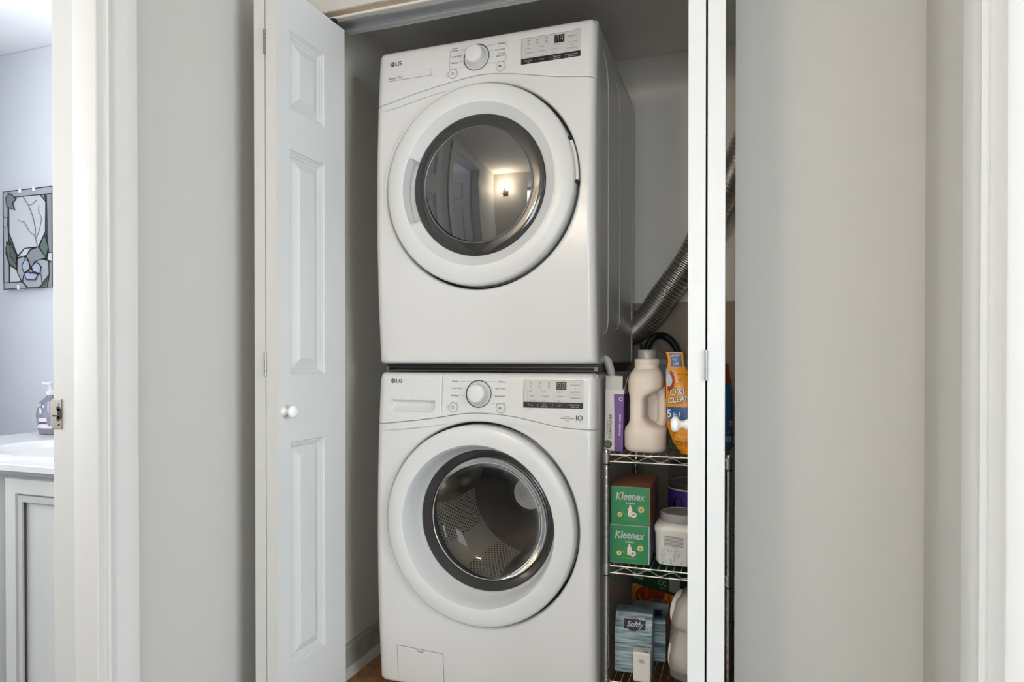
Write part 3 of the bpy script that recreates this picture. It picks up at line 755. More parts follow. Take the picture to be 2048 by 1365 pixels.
    if washer:
        P.text('inverter', 0.262, 0.8405, 0.0052, f, 'c'); P.text('DIRECT DRIVE', 0.262, 0.8345, 0.0060, f, 'c', bold=0.01); P.text('Motor', 0.262, 0.8285, 0.0050, f, 'c')
        L.patch(0.2826, 0.2829, 0.827, 0.843, f)
        P.patch(0.2868, 0.2895, 0.829, 0.8435, f); P.disc(0.2985, 0.8362, 0.0074, f, 28, r0=0.0050); P.disc(0.2985, 0.8362, 0.0018, f, 10, r0=0.0009); L.text('year warranty', 0.2960, 0.8255, 0.0034, f, 'c')
        L.text('* Energy', dx0+0.012, dz0-0.0040, 0.0042, f, 'l')
        # drain filter hatch, drawn by its seam
        hx = [(-0.2745, 0.0180), (-0.2745, 0.1200), (-0.2715, 0.1232), (-0.2690, 0.1235), (-0.1250, 0.1180), (-0.1215, 0.1165), (-0.1200, 0.1120), (-0.1200, 0.0180)]
        part('filter_hatch', MB().poly([(-0.2740, 0.0185), (-0.2740, 0.1198), (-0.2690, 0.1228), (-0.1250, 0.1174), (-0.1206, 0.1115), (-0.1206, 0.0185)], lambda x, z: (x, ysurf(x, z)-0.0006+0.0, z)), APPL, t, fix=False)
        part('hatch_seam', MB().tube([(x, ysurf(x, z)-0.0002, z) for x, z in hx], 0.0008, 6), mat('seam_shadow', (120, 118, 114), 0.6), t)
        part('hatch_latch', MB().tube([(x, ysurf(x, z)-0.0008, z) for x, z in ((-0.2060, 0.1206), (-0.2060, 0.1165), (-0.2040, 0.1135), (-0.1870, 0.1125), (-0.1865, 0.1130), (-0.1865, 0.1195))], 0.0009, 6), INK, t)
        for sx in (-1, 1):
            for y in (0.07, 0.58):
                ft = part('foot', MB().lathe([(0.022, -loc[2]+0.0005), (0.022, -loc[2]+0.012), (0.010, -loc[2]+0.016), (0.010, 0.003)], 'z', (sx*0.28, y, 0), 20), BLACKP, t, smooth=40)
    part('lettering', P, INK, t, fix=False); part('fine_lettering', L, INKL, t, fix=False); part('strip_lettering', Wt, WHITEINK, t, fix=False)
    return t
def drum_material():
    m = mat('perforated_drum', (244, 236, 220), 0.32, 0.5); nt = m.node_tree; b = nt.nodes['Principled BSDF']
    tc = nt.nodes.new('ShaderNodeTexCoord'); sp = nt.nodes.new('ShaderNodeSeparateXYZ'); nt.links.new(tc.outputs['Object'], sp.inputs[0])
    def mth(op, a, bb=None):
        n = nt.nodes.new('ShaderNodeMath'); n.operation = op
        for i, q in enumerate((a, bb)):
            if q is None: continue
            if isinstance(q, (int, float)): n.inputs[i].default_value = q
            else: nt.links.new(q, n.inputs[i])
        return n.outputs[0]
    a = mth('ARCTAN2', mth('SUBTRACT', sp.outputs[2], ZC0), sp.outputs[0])
    row = mth('MULTIPLY', sp.outputs[1], 72.0); fl = mth('FLOOR', row)
    u = mth('SUBTRACT', mth('FRACT', mth('ADD', mth('MULTIPLY', a, 108/(2*PI)), mth('MULTIPLY', fl, 0.5))), 0.5); v = mth('SUBTRACT', mth('FRACT', row), 0.5)
    d = mth('ADD', mth('MULTIPLY', u, u), mth('MULTIPLY', v, v)); hole = mth('LESS_THAN', d, 0.075)
    zone = mth('GREATER_THAN', mth('SINE', mth('MULTIPLY', a, 6.0)), -0.35)
    fac = mth('MULTIPLY', hole, zone)
    mx = nt.nodes.new('ShaderNodeMix'); mx.data_type = 'RGBA'
    mx.inputs['A'].default_value = rgb((244, 236, 220)); mx.inputs['B'].default_value = rgb((18, 17, 16))
    nt.links.new(fac, mx.inputs['Factor']); nt.links.new(mx.outputs['Result'], b.inputs['Base Color'])
    return m
MX, MY = -0.718, 1.81
machine('washing_machine', 'white front-load washer with clear round window standing on the closet floor', (MX, MY, 0.043), True)
machine('clothes_dryer', 'white front-load dryer with dark reflective round window stacked on top of the washer', (MX, MY, 1.030), False)
sk = thing('stacking_bracket', 'black metal stacking bracket sandwiched between dryer and washer', 'bracket', (MX, MY, 1.0045))
part('rail', MB().box(-0.322, 0.352, 0.020, 0.045, 0.0005, 0.0245).box(-0.322, -0.30, 0.045, 0.60, 0.0005, 0.0245).box(0.30, 0.322, 0.045, 0.60, 0.0005, 0.0245), BLACKM, sk)
part('rail_edge', MB().box(-0.310, 0.338, 0.0, 0.020, 0.0035, 0.0060).box(-0.310, 0.338, 0.0, 0.020, 0.0135, 0.0155), mat('rail_edge_grey', (96, 95, 93), 0.25, 0.8), sk)
part('end_cap', MB().box(-0.318, -0.306, -0.002, 0.02, 0.003, 0.0165), mat('end_cap_grey', (110, 108, 105), 0.25, 0.8), sk, bevel=0.002)
part('end_cap', MB().box(0.335, 0.347, -0.002, 0.02, 0.003, 0.0165), MATS['end_cap_grey'], sk, bevel=0.002)

# ================================================================== vent duct, hose, cords, outlet box
DUCTM = mat('foil_duct', (196, 192, 184), 0.34, 1.0)
path = spline([(-0.396, 2.4925, 1.128), (-0.372, 2.488, 1.150), (-0.315, 2.475, 1.205), (-0.2575, 2.465, 1.283), (-0.178, 2.455, 1.392), (-0.115, 2.45, 1.510), (-0.048, 2.45, 1.643), (-0.012, 2.45, 1.725), (0.045, 2.45, 1.86), (0.13, 2.45, 2.00), (0.24, 2.45, 2.10)], 90)
def duct_r(i):
    t = i/(len(path)-1); base = lerp(0.0395, 0.0505, smooth01(t*9))
    return base+0.0016*math.sin(i*0.2*PI*1.02)
dct = tag(MB().tube(path, duct_r, 32).build('vent_duct', DUCTM, smooth=80), 'silver corrugated vent hose rising from behind the dryer along the back wall', 'vent hose')
hp = spline([(-0.335, 2.488, 1.02), (-0.325, 2.488, 1.09), (-0.295, 2.485, 1.128), (-0.262, 2.48, 1.128), (-0.232, 2.47, 1.105), (-0.213, 2.465, 1.070), (-0.204, 2.465, 1.02), (-0.204, 2.47, 0.95)], 26)
tag(MB().tube(hp, lambda i: 0.0125+0.0013*math.sin(i*PI/2), 14).build('drain_hose', BLACKP, smooth=80), 'black ribbed drain hose arching behind the orange pouch', 'hose')
tag(MB().tube(spline([(-0.345, 2.47, 1.10), (-0.342, 2.46, 1.05), (-0.345, 2.46, 0.98), (-0.345, 2.47, 0.90)], 8), 0.006, 8).build('power_cord', BLACKP, smooth=80), 'dark cord hanging straight down behind the jug', 'cord')
tag(MB().tube(spline([(-0.345, 2.508, 1.12), (-0.30, 2.508, 1.105), (-0.265, 2.508, 1.07), (-0.24, 2.508, 1.05), (-0.235, 2.508, 1.046)], 8), 0.0035, 8).build('water_line', mat('beige_tube', (142, 118, 92), 0.5), smooth=80), 'thin beige tube running down beside the black hose', 'tube')
ob = thing('outlet_box', 'grey-white plastic washer outlet box behind the jug', 'outlet box', (-0.245, 2.5235, 0.93))
part('box_body', MB().box(-0.085, 0.085, -0.018, 0, 0, 0.115), mat('outlet_plastic', (150, 148, 142), 0.5), ob, bevel=0.004)
part('box_door', MB().box(-0.07, 0.07, -0.022, -0.0182, 0.01, 0.09), mat('outlet_door', (135, 133, 127), 0.4), ob, bevel=0.002)

# ================================================================== wire rack
rack = thing('wire_rack', 'chrome wire shelving rack standing between the washer and the closet wall', 'shelf rack', (0, 0, 0))
RX0, RX1, RY0, RY1 = -0.354, -0.026, 1.846, 2.405
SH = [0.775, 0.4625, 0.1360]
for x in (RX0, RX1):
    for y in (RY0, RY1):
        pr = [(0.0075, 0.0)]
        z = 0.03
        while z < 0.785:
            pr += [(0.0075, z-0.0008), (0.00735, z), (0.0075, z+0.0008)]; z += 0.0254
        pr += [(0.0075, 0.786), (0.006, 0.789), (0, 0.7895)]
        p = part('post', MB().lathe(pr, 'z', (x, y, 0), 16), CHROME, rack, smooth=40)
        for z in SH:
            part('collar', MB().lathe([(0.0078, z-0.026), (0.0098, z-0.025), (0.0112, z+0.005), (0.0080, z+0.006)], 'z', (x, y, 0), 20), CHROME, p, smooth=40)
            part('clip', MB().lathe([(0.0079, z-0.0292), (0.0092, z-0.0290), (0.0092, z-0.0262), (0.0079, z-0.0260)], 'z', (x, y, 0), 16, cap=False), BLACKP, p)
for z in SH:
    fr = MB()
    for zz, rr in ((z, 0.0026), (z-0.0195, 0.0024)):
        for y in (RY0, RY1): fr.tube([(RX0+0.008, y, zz), (RX1-0.008, y, zz)], rr, 8)
        for x in (RX0, RX1): fr.tube([(x, RY0+0.008, zz), (x, RY1-0.008, zz)], rr, 8)
    sh = part('shelf', fr, WIREM, rack, smooth=60)
    def zig(a, b, fixed, along):
        n = max(4, int(round((b-a)/0.0315))); pts = []
        for k in range(n*4+1):
            t = a+(b-a)*k/(n*4); ph = (k/4.0) % 2; tri = ph if ph <= 1 else 2-ph
            zz = z-0.0165+0.0135*smooth01(tri)
            pts.append((t, fixed, zz) if along == 'x' else (fixed, t, zz))
        return pts
    zz = MB()
    for y in (RY0, RY1): zz.tube(zig(RX0+0.02, RX1-0.02, y, 'x'), 0.0017, 6)
    for x in (RX0, RX1): zz.tube(zig(RY0+0.02, RY1-0.02, x, 'y'), 0.0017, 6)
    part('truss_wire', zz, WIREM, sh, smooth=60)
    gr = MB(); k = RX0+0.020
    while k < RX1-0.01:
        gr.tube([(k, RY0, z+0.0022), (k, RY1, z+0.0022)], 0.0014, 6); k += 0.0205
    for y in (RY0+0.19, RY0+0.375): gr.tube([(RX0, y, z-0.0008), (RX1, y, z-0.0008)], 0.0018, 6)
    part('wire_grid', gr, WIREM, sh, smooth=60)
T0, T1, T2 = [z+0.0040 for z in SH]      # resting heights

# ---------------- top shelf
CARD = mat('white_card', (222, 216, 208), 0.5)
ca = thing('detergent_carton', 'white and purple open carton standing between the washer and the cream jug', 'carton', (-0.3430, 1.893, T0), rot=(0, math.radians(1.0), math.radians(2)))
hw, dp, hh = 0.0262, 0.110, 0.176
cm = MB().box(-hw, hw, 0, dp, 0, hh)
cm.f.pop(1)                                # open top
part('carton_body', cm, CARD, ca)
part('front_flap', MB().box(-hw, hw-0.004, 0.001, 0.0022, hh-0.001, hh+0.040), mat('flap_grey', (205, 202, 197), 0.55), ca)
part('side_flap', MB().add([(hw, 0.004, hh), (hw, dp-0.004, hh), (hw+0.010, dp-0.004, hh+0.040), (hw+0.010, 0.004, hh+0.040), (hw+0.001, 0.004, hh), (hw+0.001, dp-0.004, hh), (hw+0.011, dp-0.004, hh+0.04), (hw+0.011, 0.004, hh+0.04)], [(0, 1, 2, 3), (4, 7, 6, 5), (0, 3, 7, 4), (1, 5, 6, 2), (3, 2, 6, 7), (0, 4, 5, 1)]), mat('kraft_inside', (176, 158, 138), 0.7), ca)
PUR = mat('purple_print', (104, 66, 140), 0.4)
fpur = lambda x, z: (x, -0.0004, z)
pp = MB().poly([(0.002, 0.0), (hw, 0.0), (hw, hh-0.012), (-0.002, hh-0.012), (0.0005, 0.10)], fpur)
pp.poly([(0, 0), (dp, 0), (dp, hh-0.012), (0, hh-0.012)], lambda y, z: (hw+0.0004, y, z))
part('purple_panel', pp, PUR, ca, fix=False)
tx = MB().text('DISHWASHER', -0.0105, 0.072, 0.0115, fpur, 'c', rot=PI/2, bold=0.012).text('DETERGENT', -0.0185, 0.070, 0.0065, fpur, 'c', rot=PI/2)
part('lettering', tx, INK, ca, fix=False)
tx = MB().text('lavender scent', 0.0155, 0.075, 0.0105, lambda x, z: (x, -0.0007, z), 'c', rot=PI/2, shear=0.2).disc(0.018, 0.150, 0.0052, lambda x, z: (x, -0.0007, z), 18, r0=0.0040)
part('white_lettering', tx, WHITEINK, ca, fix=False)
part('green_seal', MB().disc(-0.0165, 0.019, 0.0118, fpur, 26), mat('seal_green', (62, 92, 44), 0.5), ca, fix=False)
part('seal_mark', MB().disc(-0.0165, 0.019, 0.0062, lambda x, z: (x, -0.0007, z), 20, r0=0.0050, a0=0.4, a1=5.6).text('eco', -0.0165, 0.019, 0.006, lambda x, z: (x, -0.0007, z)), mat('seal_light', (170, 186, 140), 0.5), ca, fix=False)
sc_ = MB(); secs = []
for (x, y, z), w, t in zip([(0.006, 0.030, 0.12), (0.004, 0.030, 0.17), (-0.002, 0.030, 0.205), (-0.010, 0.030, 0.235), (-0.018, 0.030, 0.262), (-0.022, 0.030, 0.272), (-0.024, 0.030, 0.276)], [0.006, 0.0065, 0.008, 0.0125, 0.0125, 0.008, 0.002], [0.002]*7):
    secs.append([(x+w*math.cos(a), y+t*math.sin(a)+ (0.005*math.cos(a)**2 if z > 0.2 else 0), z) for a in [2*PI*k/14 for k in range(14)]])
scp = thing('measuring_scoop', 'white plastic scoop sticking up out of the open purple carton', 'scoop', (-0.352, 1.905, T0))
part('scoop_body', sc_.loft(secs), mat('scoop_plastic', (208, 205, 200), 0.35), scp, smooth=50)

jug = thing('detergent_jug', 'cream plastic detergent jug with clear cap and side handle on the top shelf', 'jug', (-0.2545, 1.945, T0))
CREAM = mat('cream_plastic', (234, 218, 204), 0.38)
js = [(0.000, -0.046, 0.046, 0.062), (0.004, -0.055, 0.055, 0.070), (0.014, -0.0600, 0.0600, 0.075), (0.055, -0.0605, 0.0605, 0.075), (0.068, -0.058, 0.059, 0.073), (0.078, -0.049, 0.030, 0.068), (0.088, -0.044, 0.008, 0.064), (0.100, -0.0425, 0.000, 0.062), (0.150, -0.0425, 0.000, 0.060), (0.160, -0.044, 0.006, 0.060), (0.172, -0.049, 0.034, 0.060), (0.184, -0.0515, 0.0495, 0.060), (0.206, -0.0515, 0.0490, 0.058), (0.222, -0.047, 0.046, 0.052), (0.233, -0.038, 0.040, 0.044), (0.236, -0.0365, 0.0375, 0.038), (0.238, -0.0365, 0.0375, 0.038), (0.239, -0.034, 0.0350, 0.036), (0.246, -0.034, 0.0350, 0.036)]
secs = []
for z, xl, xr, dy in js:
    hx = (xr-xl)/2; r = min(hx, dy)*0.72
    secs.append(rrect((xl+xr)/2, 0, hx, dy, r, z, 7))
bj = part('bottle', MB().loft(secs), CREAM, jug, smooth=60)
hp = [(0.030, 0, 0.060), (0.038, 0, 0.072), (0.0435, 0, 0.090), (0.0450, 0, 0.125), (0.0440, 0, 0.155), (0.040, 0, 0.175), (0.032, 0, 0.190)]
part('handle', MB().tube(spline(hp, 6), 0.0150, 16), CREAM, jug, smooth=60)
part('grip_web', MB().loft([rrect(0.018, 0.036, 0.030, 0.022, 0.016, z, 5) for z in (0.062, 0.176)]), CREAM, jug, smooth=40)
part('collar', MB().lathe([(0.0340, 0.246), (0.0362, 0.246), (0.0368, 0.248), (0.0368, 0.262), (0.0355, 0.2645), (0.028, 0.265)], 'z', (0.0005, 0, 0), 40), CREAM, jug, smooth=40)
part('cap', MB().lathe([(0.0288, 0.2655), (0.0285, 0.288), (0.0262, 0.2915), (0, 0.292)], 'z', (0.0005, 0, 0), 40), film('clear_cap', (236, 234, 230), 0.30, 0.12), jug, smooth=40)
part('spout', MB().lathe([(0.0135, 0.2655), (0.0125, 0.286), (0, 0.286)], 'z', (0.0015, 0, 0), 24), mat('spout_white', (222, 214, 206), 0.4), jug, smooth=40)
jl = MB()
jl.grid(lambda u, v: (0.0612-0.010*u*u, -0.062+0.125*u-0.0, v), [0, 0.25, 0.5, 0.75, 1], [0.012, 0.064])
part('green_label', MB().poly([(0, 0.014), (0.030, 0.020), (0.030, 0.064), (0, 0.050), (-0.012, 0.062), (-0.018, 0.058), (-0.018, 0.010)], lambda y, z: (0.0600+0.0009-abs(y-0.0)*0.02, -0.035+y, z)), mat('label_green', (70, 102, 40), 0.4), jug, fix=False)
part('blue_label', MB().disc(-0.018, 0.168, 0.010, lambda y, z: (0.0600-0.004, y-0.012, z), 20, rz=0.017), mat('label_navy', (42, 44, 74), 0.4), jug, fix=False)

# orange pouch
ORANGE = mat('orange_film', (233, 150, 30), 0.3, bump=(26, 0.35))
po = thing('detergent_pouch', 'orange stand-up pouch of laundry paks behind the white door knob', 'pouch', (-0.137, 1.905, T0))
LT = [(0, -0.018), (0.03, -0.040), (0.075, -0.056), (0.12, -0.0595), (0.18, -0.060), (0.215, -0.0605), (0.236, -0.0605), (0.242, -0.056), (0.262, -0.054), (0.268, -0.0560), (0.284, -0.0610)]
RT = [(0, 0.050), (0.03, 0.056), (0.12, 0.056), (0.17, 0.034), (0.215, 0.012), (0.236, -0.004), (0.242, -0.009), (0.262, -0.012), (0.268, -0.012), (0.284, -0.014)]
TK = [(0, 0.024), (0.03, 0.032), (0.12, 0.028), (0.2, 0.016), (0.236, 0.006), (0.242, 0.0035), (0.262, 0.003), (0.284, 0.0025)]
def PF(e, sgn=-1):
    def f(x, z):
        l, r, t = interp(z, LT), interp(z, RT), interp(z, TK); u = max(0., min(1., (x-l)/(r-l)))
        return (x, sgn*(t*math.sin(PI*u)**0.7+0.0008)-e*1.0+0.02*max(0, z-0.15), z)
    return f
zs = [0.284*k/60 for k in range(61)]; m = MB()
for sg in (-1, 1):
    m.grid(lambda u, z: PF(0, sg)(lerp(interp(z, LT), interp(z, RT), u), z), [k/24 for k in range(25)], zs)
part('pouch_body', m, ORANGE, po, smooth=60)
BLU = mat('pouch_blue', (44, 84, 140), 0.35)
part('blue_flap', MB().grid(lambda u, z: PF(0.0006)(lerp(interp(z, LT)+0.008, interp(z, RT)-0.006, u), z), [k/6 for k in range(7)], [0.243, 0.252, 0.262, 0.270, 0.281]), BLU, po, fix=False)
part('blue_band', MB().grid(lambda u, z: PF(0.0006)(lerp(interp(z, LT), interp(z, RT), u), z), [k/16 for k in range(17)], [0.096, 0.108, 0.120, 0.131]), BLU, po, fix=False)
part('blue_tag', MB().poly([(-0.035, 0.0435), (0.03, 0.0435), (0.03, 0.057), (-0.035, 0.057), (-0.039, 0.053), (-0.039, 0.0475)], PF(0.0008)), BLU, po, fix=False)
wt = MB(); g = PF(0.0010)
wt.text('READY', -0.0345, 0.274, 0.0088, g, 'c', bold=0.015, rot=0.10).text('TO', -0.0370, 0.2625, 0.0088, g, 'c', bold=0.015, rot=0.10).text('USE', -0.0320, 0.2515, 0.0088, g, 'c', bold=0.015, rot=0.10)
wt.text('5', -0.0500, 0.1125, 0.030, g, 'c', bold=0.02).text('in1', -0.030, 0.110, 0.018, g, 'c', bold=0.02, shear=0.2)
wt.text('Pacs 1 dose', -0.004, 0.0505, 0.0085, g, 'c')
part('white_lettering', wt, WHITEINK, po, fix=False)
nv = mat('pouch_navy', (38, 34, 46), 0.4)
part('logo_outline', MB().text('OXI', -0.029, 0.1735, 0.0235, PF(0.0009), 'c', bold=0.085, rot=0.12, shear=0.12).text('CLEAN', -0.0235, 0.1530, 0.0205, PF(0.0009), 'c', bold=0.085, rot=0.16, shear=0.12), nv, po, fix=False)
part('logo_lettering', MB().text('OXI', -0.029, 0.1735, 0.0235, PF(0.0014), 'c', bold=0.025, rot=0.12, shear=0.12).text('CLEAN', -0.0235, 0.1530, 0.0205, PF(0.0014), 'c', bold=0.025, rot=0.16, shear=0.12), WHITEINK, po, fix=False)
rd = mat('pouch_red', (148, 38, 34), 0.4)
part('red_badge', MB().disc(-0.0505, 0.204, 0.0155, PF(0.0009), 28, rz=0.029, r0=0.0090, a0=-1.9, a1=1.4), rd, po, fix=False)
part('badge_face', MB().disc(-0.0500, 0.206, 0.0090, PF(0.0007), 20, rz=0.020), mat('badge_pale', (196, 204, 214), 0.4), po, fix=False)
part('pale_top', MB().poly([(-0.060, 0.222), (-0.060, 0.2385), (-0.020, 0.2395), (-0.036, 0.226), (-0.045, 0.214)], PF(0.0006)), mat('pouch_pale_blue', (140, 170, 200), 0.35), po, fix=False)
bl = MB(); g = PF(0.0009)
bl.text('MAX', -0.022, 0.1955, 0.0062, g).text('Q', -0.0215, 0.206, 0.010, g, bold=0.02).text('KEEP CLOSED', -0.014, 0.2215, 0.0050, g)
part('dark_lettering', bl, nv, po, fix=False)
rl = MB()
for i, s_ in enumerate(['FIGHTS TOUGH', 'Stains', 'Freshens', 'Brightens', 'Cleans']): rl.text(s_, -0.0545+0.003*i, 0.0905-0.0075*i, 0.0062, g, 'l')
rl.text('MORE POWER', -0.028, 0.1420, 0.0058, g, rot=0.1).text('TRIPLE ACTION', -0.006, 0.0345, 0.0088, g, bold=0.02).text('LAUNDRY DETERGENT', -0.006, 0.0265, 0.0060, g).text('42 PACS', -0.026, 0.0085, 0.0075, g, bold=0.02)
part('red_lettering', rl, mat('pouch_dark_red', (120, 44, 20), 0.4), po, fix=False)

# blue jug with red cap, right end of the shelf
bj = thing('bleach_jug', 'blue plastic laundry jug with red cap behind the edge-on bifold door', 'jug', (-0.073, 2.055, T0))
BLUEJ = mat('blue_jug_plastic', (26, 78, 122), 0.32)
secs = [rrect(0, 0, hx, hy, r, z, 6) for z, hx, hy, r in [(0, 0.045, 0.06, 0.03), (0.006, 0.053, 0.068, 0.034), (0.02, 0.0555, 0.07, 0.036), (0.13, 0.0555, 0.07, 0.036), (0.165, 0.054, 0.066, 0.036), (0.186, 0.050, 0.055, 0.034), (0.192, 0.042, 0.044, 0.03)]]
part('bottle', MB().loft(secs), BLUEJ, bj, smooth=50)
part('cap', MB().lathe([(0.050, 0.1925), (0.050, 0.206), (0.0465, 0.208), (0.0425, 0.248), (0.040, 0.252), (0, 0.252)], 'z', n=40), mat('red_cap', (158, 34, 26), 0.35), bj, smooth=35)
fb_ = lambda x, z: (x, -0.0705+max(0, abs(x)-0.0195)**2*14, z)
part('label_print', MB().patch(0.036, 0.051, 0.028, 0.043, fb_).patch(0.044, 0.053, 0.072, 0.087, fb_, 2, 1).text('NET', 0.045, 0.055, 0.006, fb_), mat('label_pale', (150, 156, 170), 0.5), bj, fix=False)
part('label_bars', MB().patch(0.0385, 0.0395, 0.030, 0.041, lambda x, z: (x, fb_(x, z)[1]-0.0004, z)).patch(0.0415, 0.0432, 0.030, 0.041, lambda x, z: (x, fb_(x, z)[1]-0.0004, z)).patch(0.0455, 0.0465, 0.030, 0.041, lambda x, z: (x, fb_(x, z)[1]-0.0004, z)), INK, bj, fix=False)
part('red_square', MB().patch(0.0460, 0.0515, 0.0745, 0.0845, lambda x, z: (x, fb_(x, z)[1]-0.0004, z)), mat('square_red', (150, 60, 40), 0.5), bj, fix=False)

# ---------------- middle shelf
GREEN = mat('tissue_green', (30, 122, 72), 0.35, vary=(5, (38, 136, 78)))
BROWN = mat('wood_print', (172, 120, 84), 0.35, vary=(18, (122, 78, 54), (1, 6, 1)))
def tissue_box(loc, label, side_m, rz, grp):
    b = thing('tissue_box', label, 'tissue box', loc, rz, group=grp)
    w, h, d = 0.0555, 0.1085, 0.225
    part('carton', MB().box(-w, w, 0, d, 0, h), side_m, b, bevel=0.002)
    F = lambda e: (lambda x, z: (x, -0.0003-e, z))
    part('front_print', MB().patch(-w+0.0015, w-0.0035, 0.0015, h-0.0015, F(0)), GREEN, b, fix=False)
    wt = MB().text('Kleenex', -0.001, h-0.0285, 0.0305, F(0.0006), 'c', bold=0.026, shear=0.22, arch=0.026, sx=0.80)
    part('brand_lettering', wt, WHITEINK, b, fix=False)
    part('scent_lettering', MB().text('Lotion', 0.0, h-0.0460, 0.0092, F(0.0006), 'c', bold=0.03), WHITEINK, b, fix=False)
    part('bottle_picture', MB().poly([(-0.0055, 0.024), (0.0045, 0.024), (0.0055, 0.028), (0.0055, 0.046), (0.002, 0.051), (0.002, 0.0565), (-0.003, 0.0565), (-0.003, 0.051), (-0.0065, 0.046), (-0.0065, 0.028)], F(0.0004)), mat('picture_white', (232, 222, 212), 0.5), b, fix=False)
    part('coconut_picture', MB().disc(0.009, 0.0295, 0.0092, F(0.0006), 20, rz=0.0078), MATS['picture_white'], b, fix=False)
    part('coconut_shell', MB().disc(0.0095, 0.0290, 0.0104, F(0.0005), 20, rz=0.0090), mat('coconut_brown', (110, 72, 48), 0.5), b, fix=False)
    part('coconut_core', MB().disc(0.009, 0.030, 0.0046, F(0.0008), 16, rz=0.0038), mat('coconut_core_grey', (158, 150, 140), 0.5), b, fix=False)
    part('seal_picture', MB().disc(-0.0295, 0.0285, 0.0066, F(0.0004), 18).disc(0.0300, 0.0455, 0.0082, F(0.0004), 18), mat('picture_cream', (226, 210, 150), 0.5), b, fix=False)
    part('seal_core', MB().disc(-0.0295, 0.0285, 0.0036, F(0.0006), 14).disc(0.0300, 0.0455, 0.0050, F(0.0006), 14), mat('picture_tan', (190, 140, 70), 0.5), b, fix=False)
    gl = MB()
    for x0, z0, x1, z1 in ((-0.016, 0.030, -0.026, 0.052), (-0.010, 0.028, -0.017, 0.062), (0.024, 0.030, 0.034, 0.064), (-0.012, 0.026, -0.034, 0.046)):
        dx, dz = x1-x0, z1-z0; l = math.hypot(dx, dz); nx, nz = -dz/l*0.0006, dx/l*0.0006
        gl.poly([(x0-nx, z0-nz), (x0+nx, z0+nz), (x1, z1)], F(0.0004))
    gl.text('moisturizing lotion', -0.002, 0.0170, 0.0062, F(0.0004)).disc(0.030, 0.0455, 0.0118, F(0.0004), 24, r0=0.0112, a0=0.5, a1=2.6)
    part('grass_picture', gl, mat('grass_print', (120, 176, 84), 0.5), b, fix=False)
    return b
tissue_box((-0.2925, 1.866, T1), 'lower of the two green-fronted tissue boxes on the middle shelf', mat('tissue_side_blue', (172, 186, 204), 0.4), math.radians(2.0), 'green tissue boxes on the middle shelf')
tissue_box((-0.2905, 1.866, T1+0.1090), 'upper green-fronted tissue box with a brown wood-look top', BROWN, math.radians(1.0), 'green tissue boxes on the middle shelf')

tub = thing('powder_tub', 'white plastic powder tub with grey screw lid on the middle shelf', 'tub', (-0.158, 1.945, T1))
TUBW = mat('tub_white', (228, 222, 214), 0.35)
part('tub_body', MB().loft([rrect(0, 0, a, a, r, z, 7) for z, a, r in [(0, 0.058, 0.026), (0.005, 0.064, 0.028), (0.012, 0.066, 0.028), (0.088, 0.0675, 0.028), (0.092, 0.0700, 0.03), (0.104, 0.0710, 0.032), (0.112, 0.067, 0.036), (0.117, 0.060, 0.042)]]), TUBW, tub, smooth=40)
part('lid', MB().lathe([(0.0585, 0.1175), (0.0590, 0.119), (0.0585, 0.138), (0.056, 0.1415), (0.052, 0.1418), (0.050, 0.1395), (0, 0.1395)], 'z', n=56), mat('lid_grey', (148, 146, 142), 0.45), tub, smooth=35)
fl = lambda e: (lambda x, z: (x, -0.0672-e-max(0, abs(x)-0.038)*-0.35, z))
lt = MB()
for r_ in range(8): lt.patch(-0.052, 0.012, 0.0815-r_*0.0036, 0.0815-r_*0.0036+0.0018, fl(0.0012), 4, 1)
for (x, z, s_) in ((-0.046, 0.046, 'PAT'), (-0.028, 0.043, 'USE'), (-0.010, 0.045, 'FIRST'), (0.000, 0.034, 'AID'), (-0.046, 0.030, 'EPA'), (-0.012, 0.026, 'KEEP'), (-0.044, 0.012, 'NET'), (-0.022, 0.014, 'WT'), (0.004, 0.012, 'oz')):
    lt.text(s_, x, z, 0.0085, fl(0.0012), 'c', rot=PI/2)
    lt.text(s_.lower(), x+0.007, z+0.002, 0.006, fl(0.0012), 'c', rot=PI/2)
part('back_label', MB().patch(-0.055, 0.020, 0.004, 0.087, fl(0.0009), 8, 1), mat('label_paper', (214, 211, 206), 0.5), tub, fix=False)
part('lettering', lt, mat('label_ink', (120, 118, 116), 0.5), tub, fix=False)
part('grip_shade', MB().loft([rrect(0.045, -0.0700, 0.0185, 0.002, 0.0019, z, 3) for z in (0.018, 0.072)]), mat('grip_shadow', (150, 146, 140), 0.5), tub)  # recess shade put into a darker slab, no real hollow
li = MB()
for i, s_ in enumerate(['PUSH DOWN', 'AND TURN', 'TO OPEN']): li.text(s_, 0, 0.012-0.016*i, 0.013, lambda x, y: (x, y, 0.1399), 'c')
part('lid_lettering', li, mat('lid_ink', (110, 108, 104), 0.5), tub, fix=False)

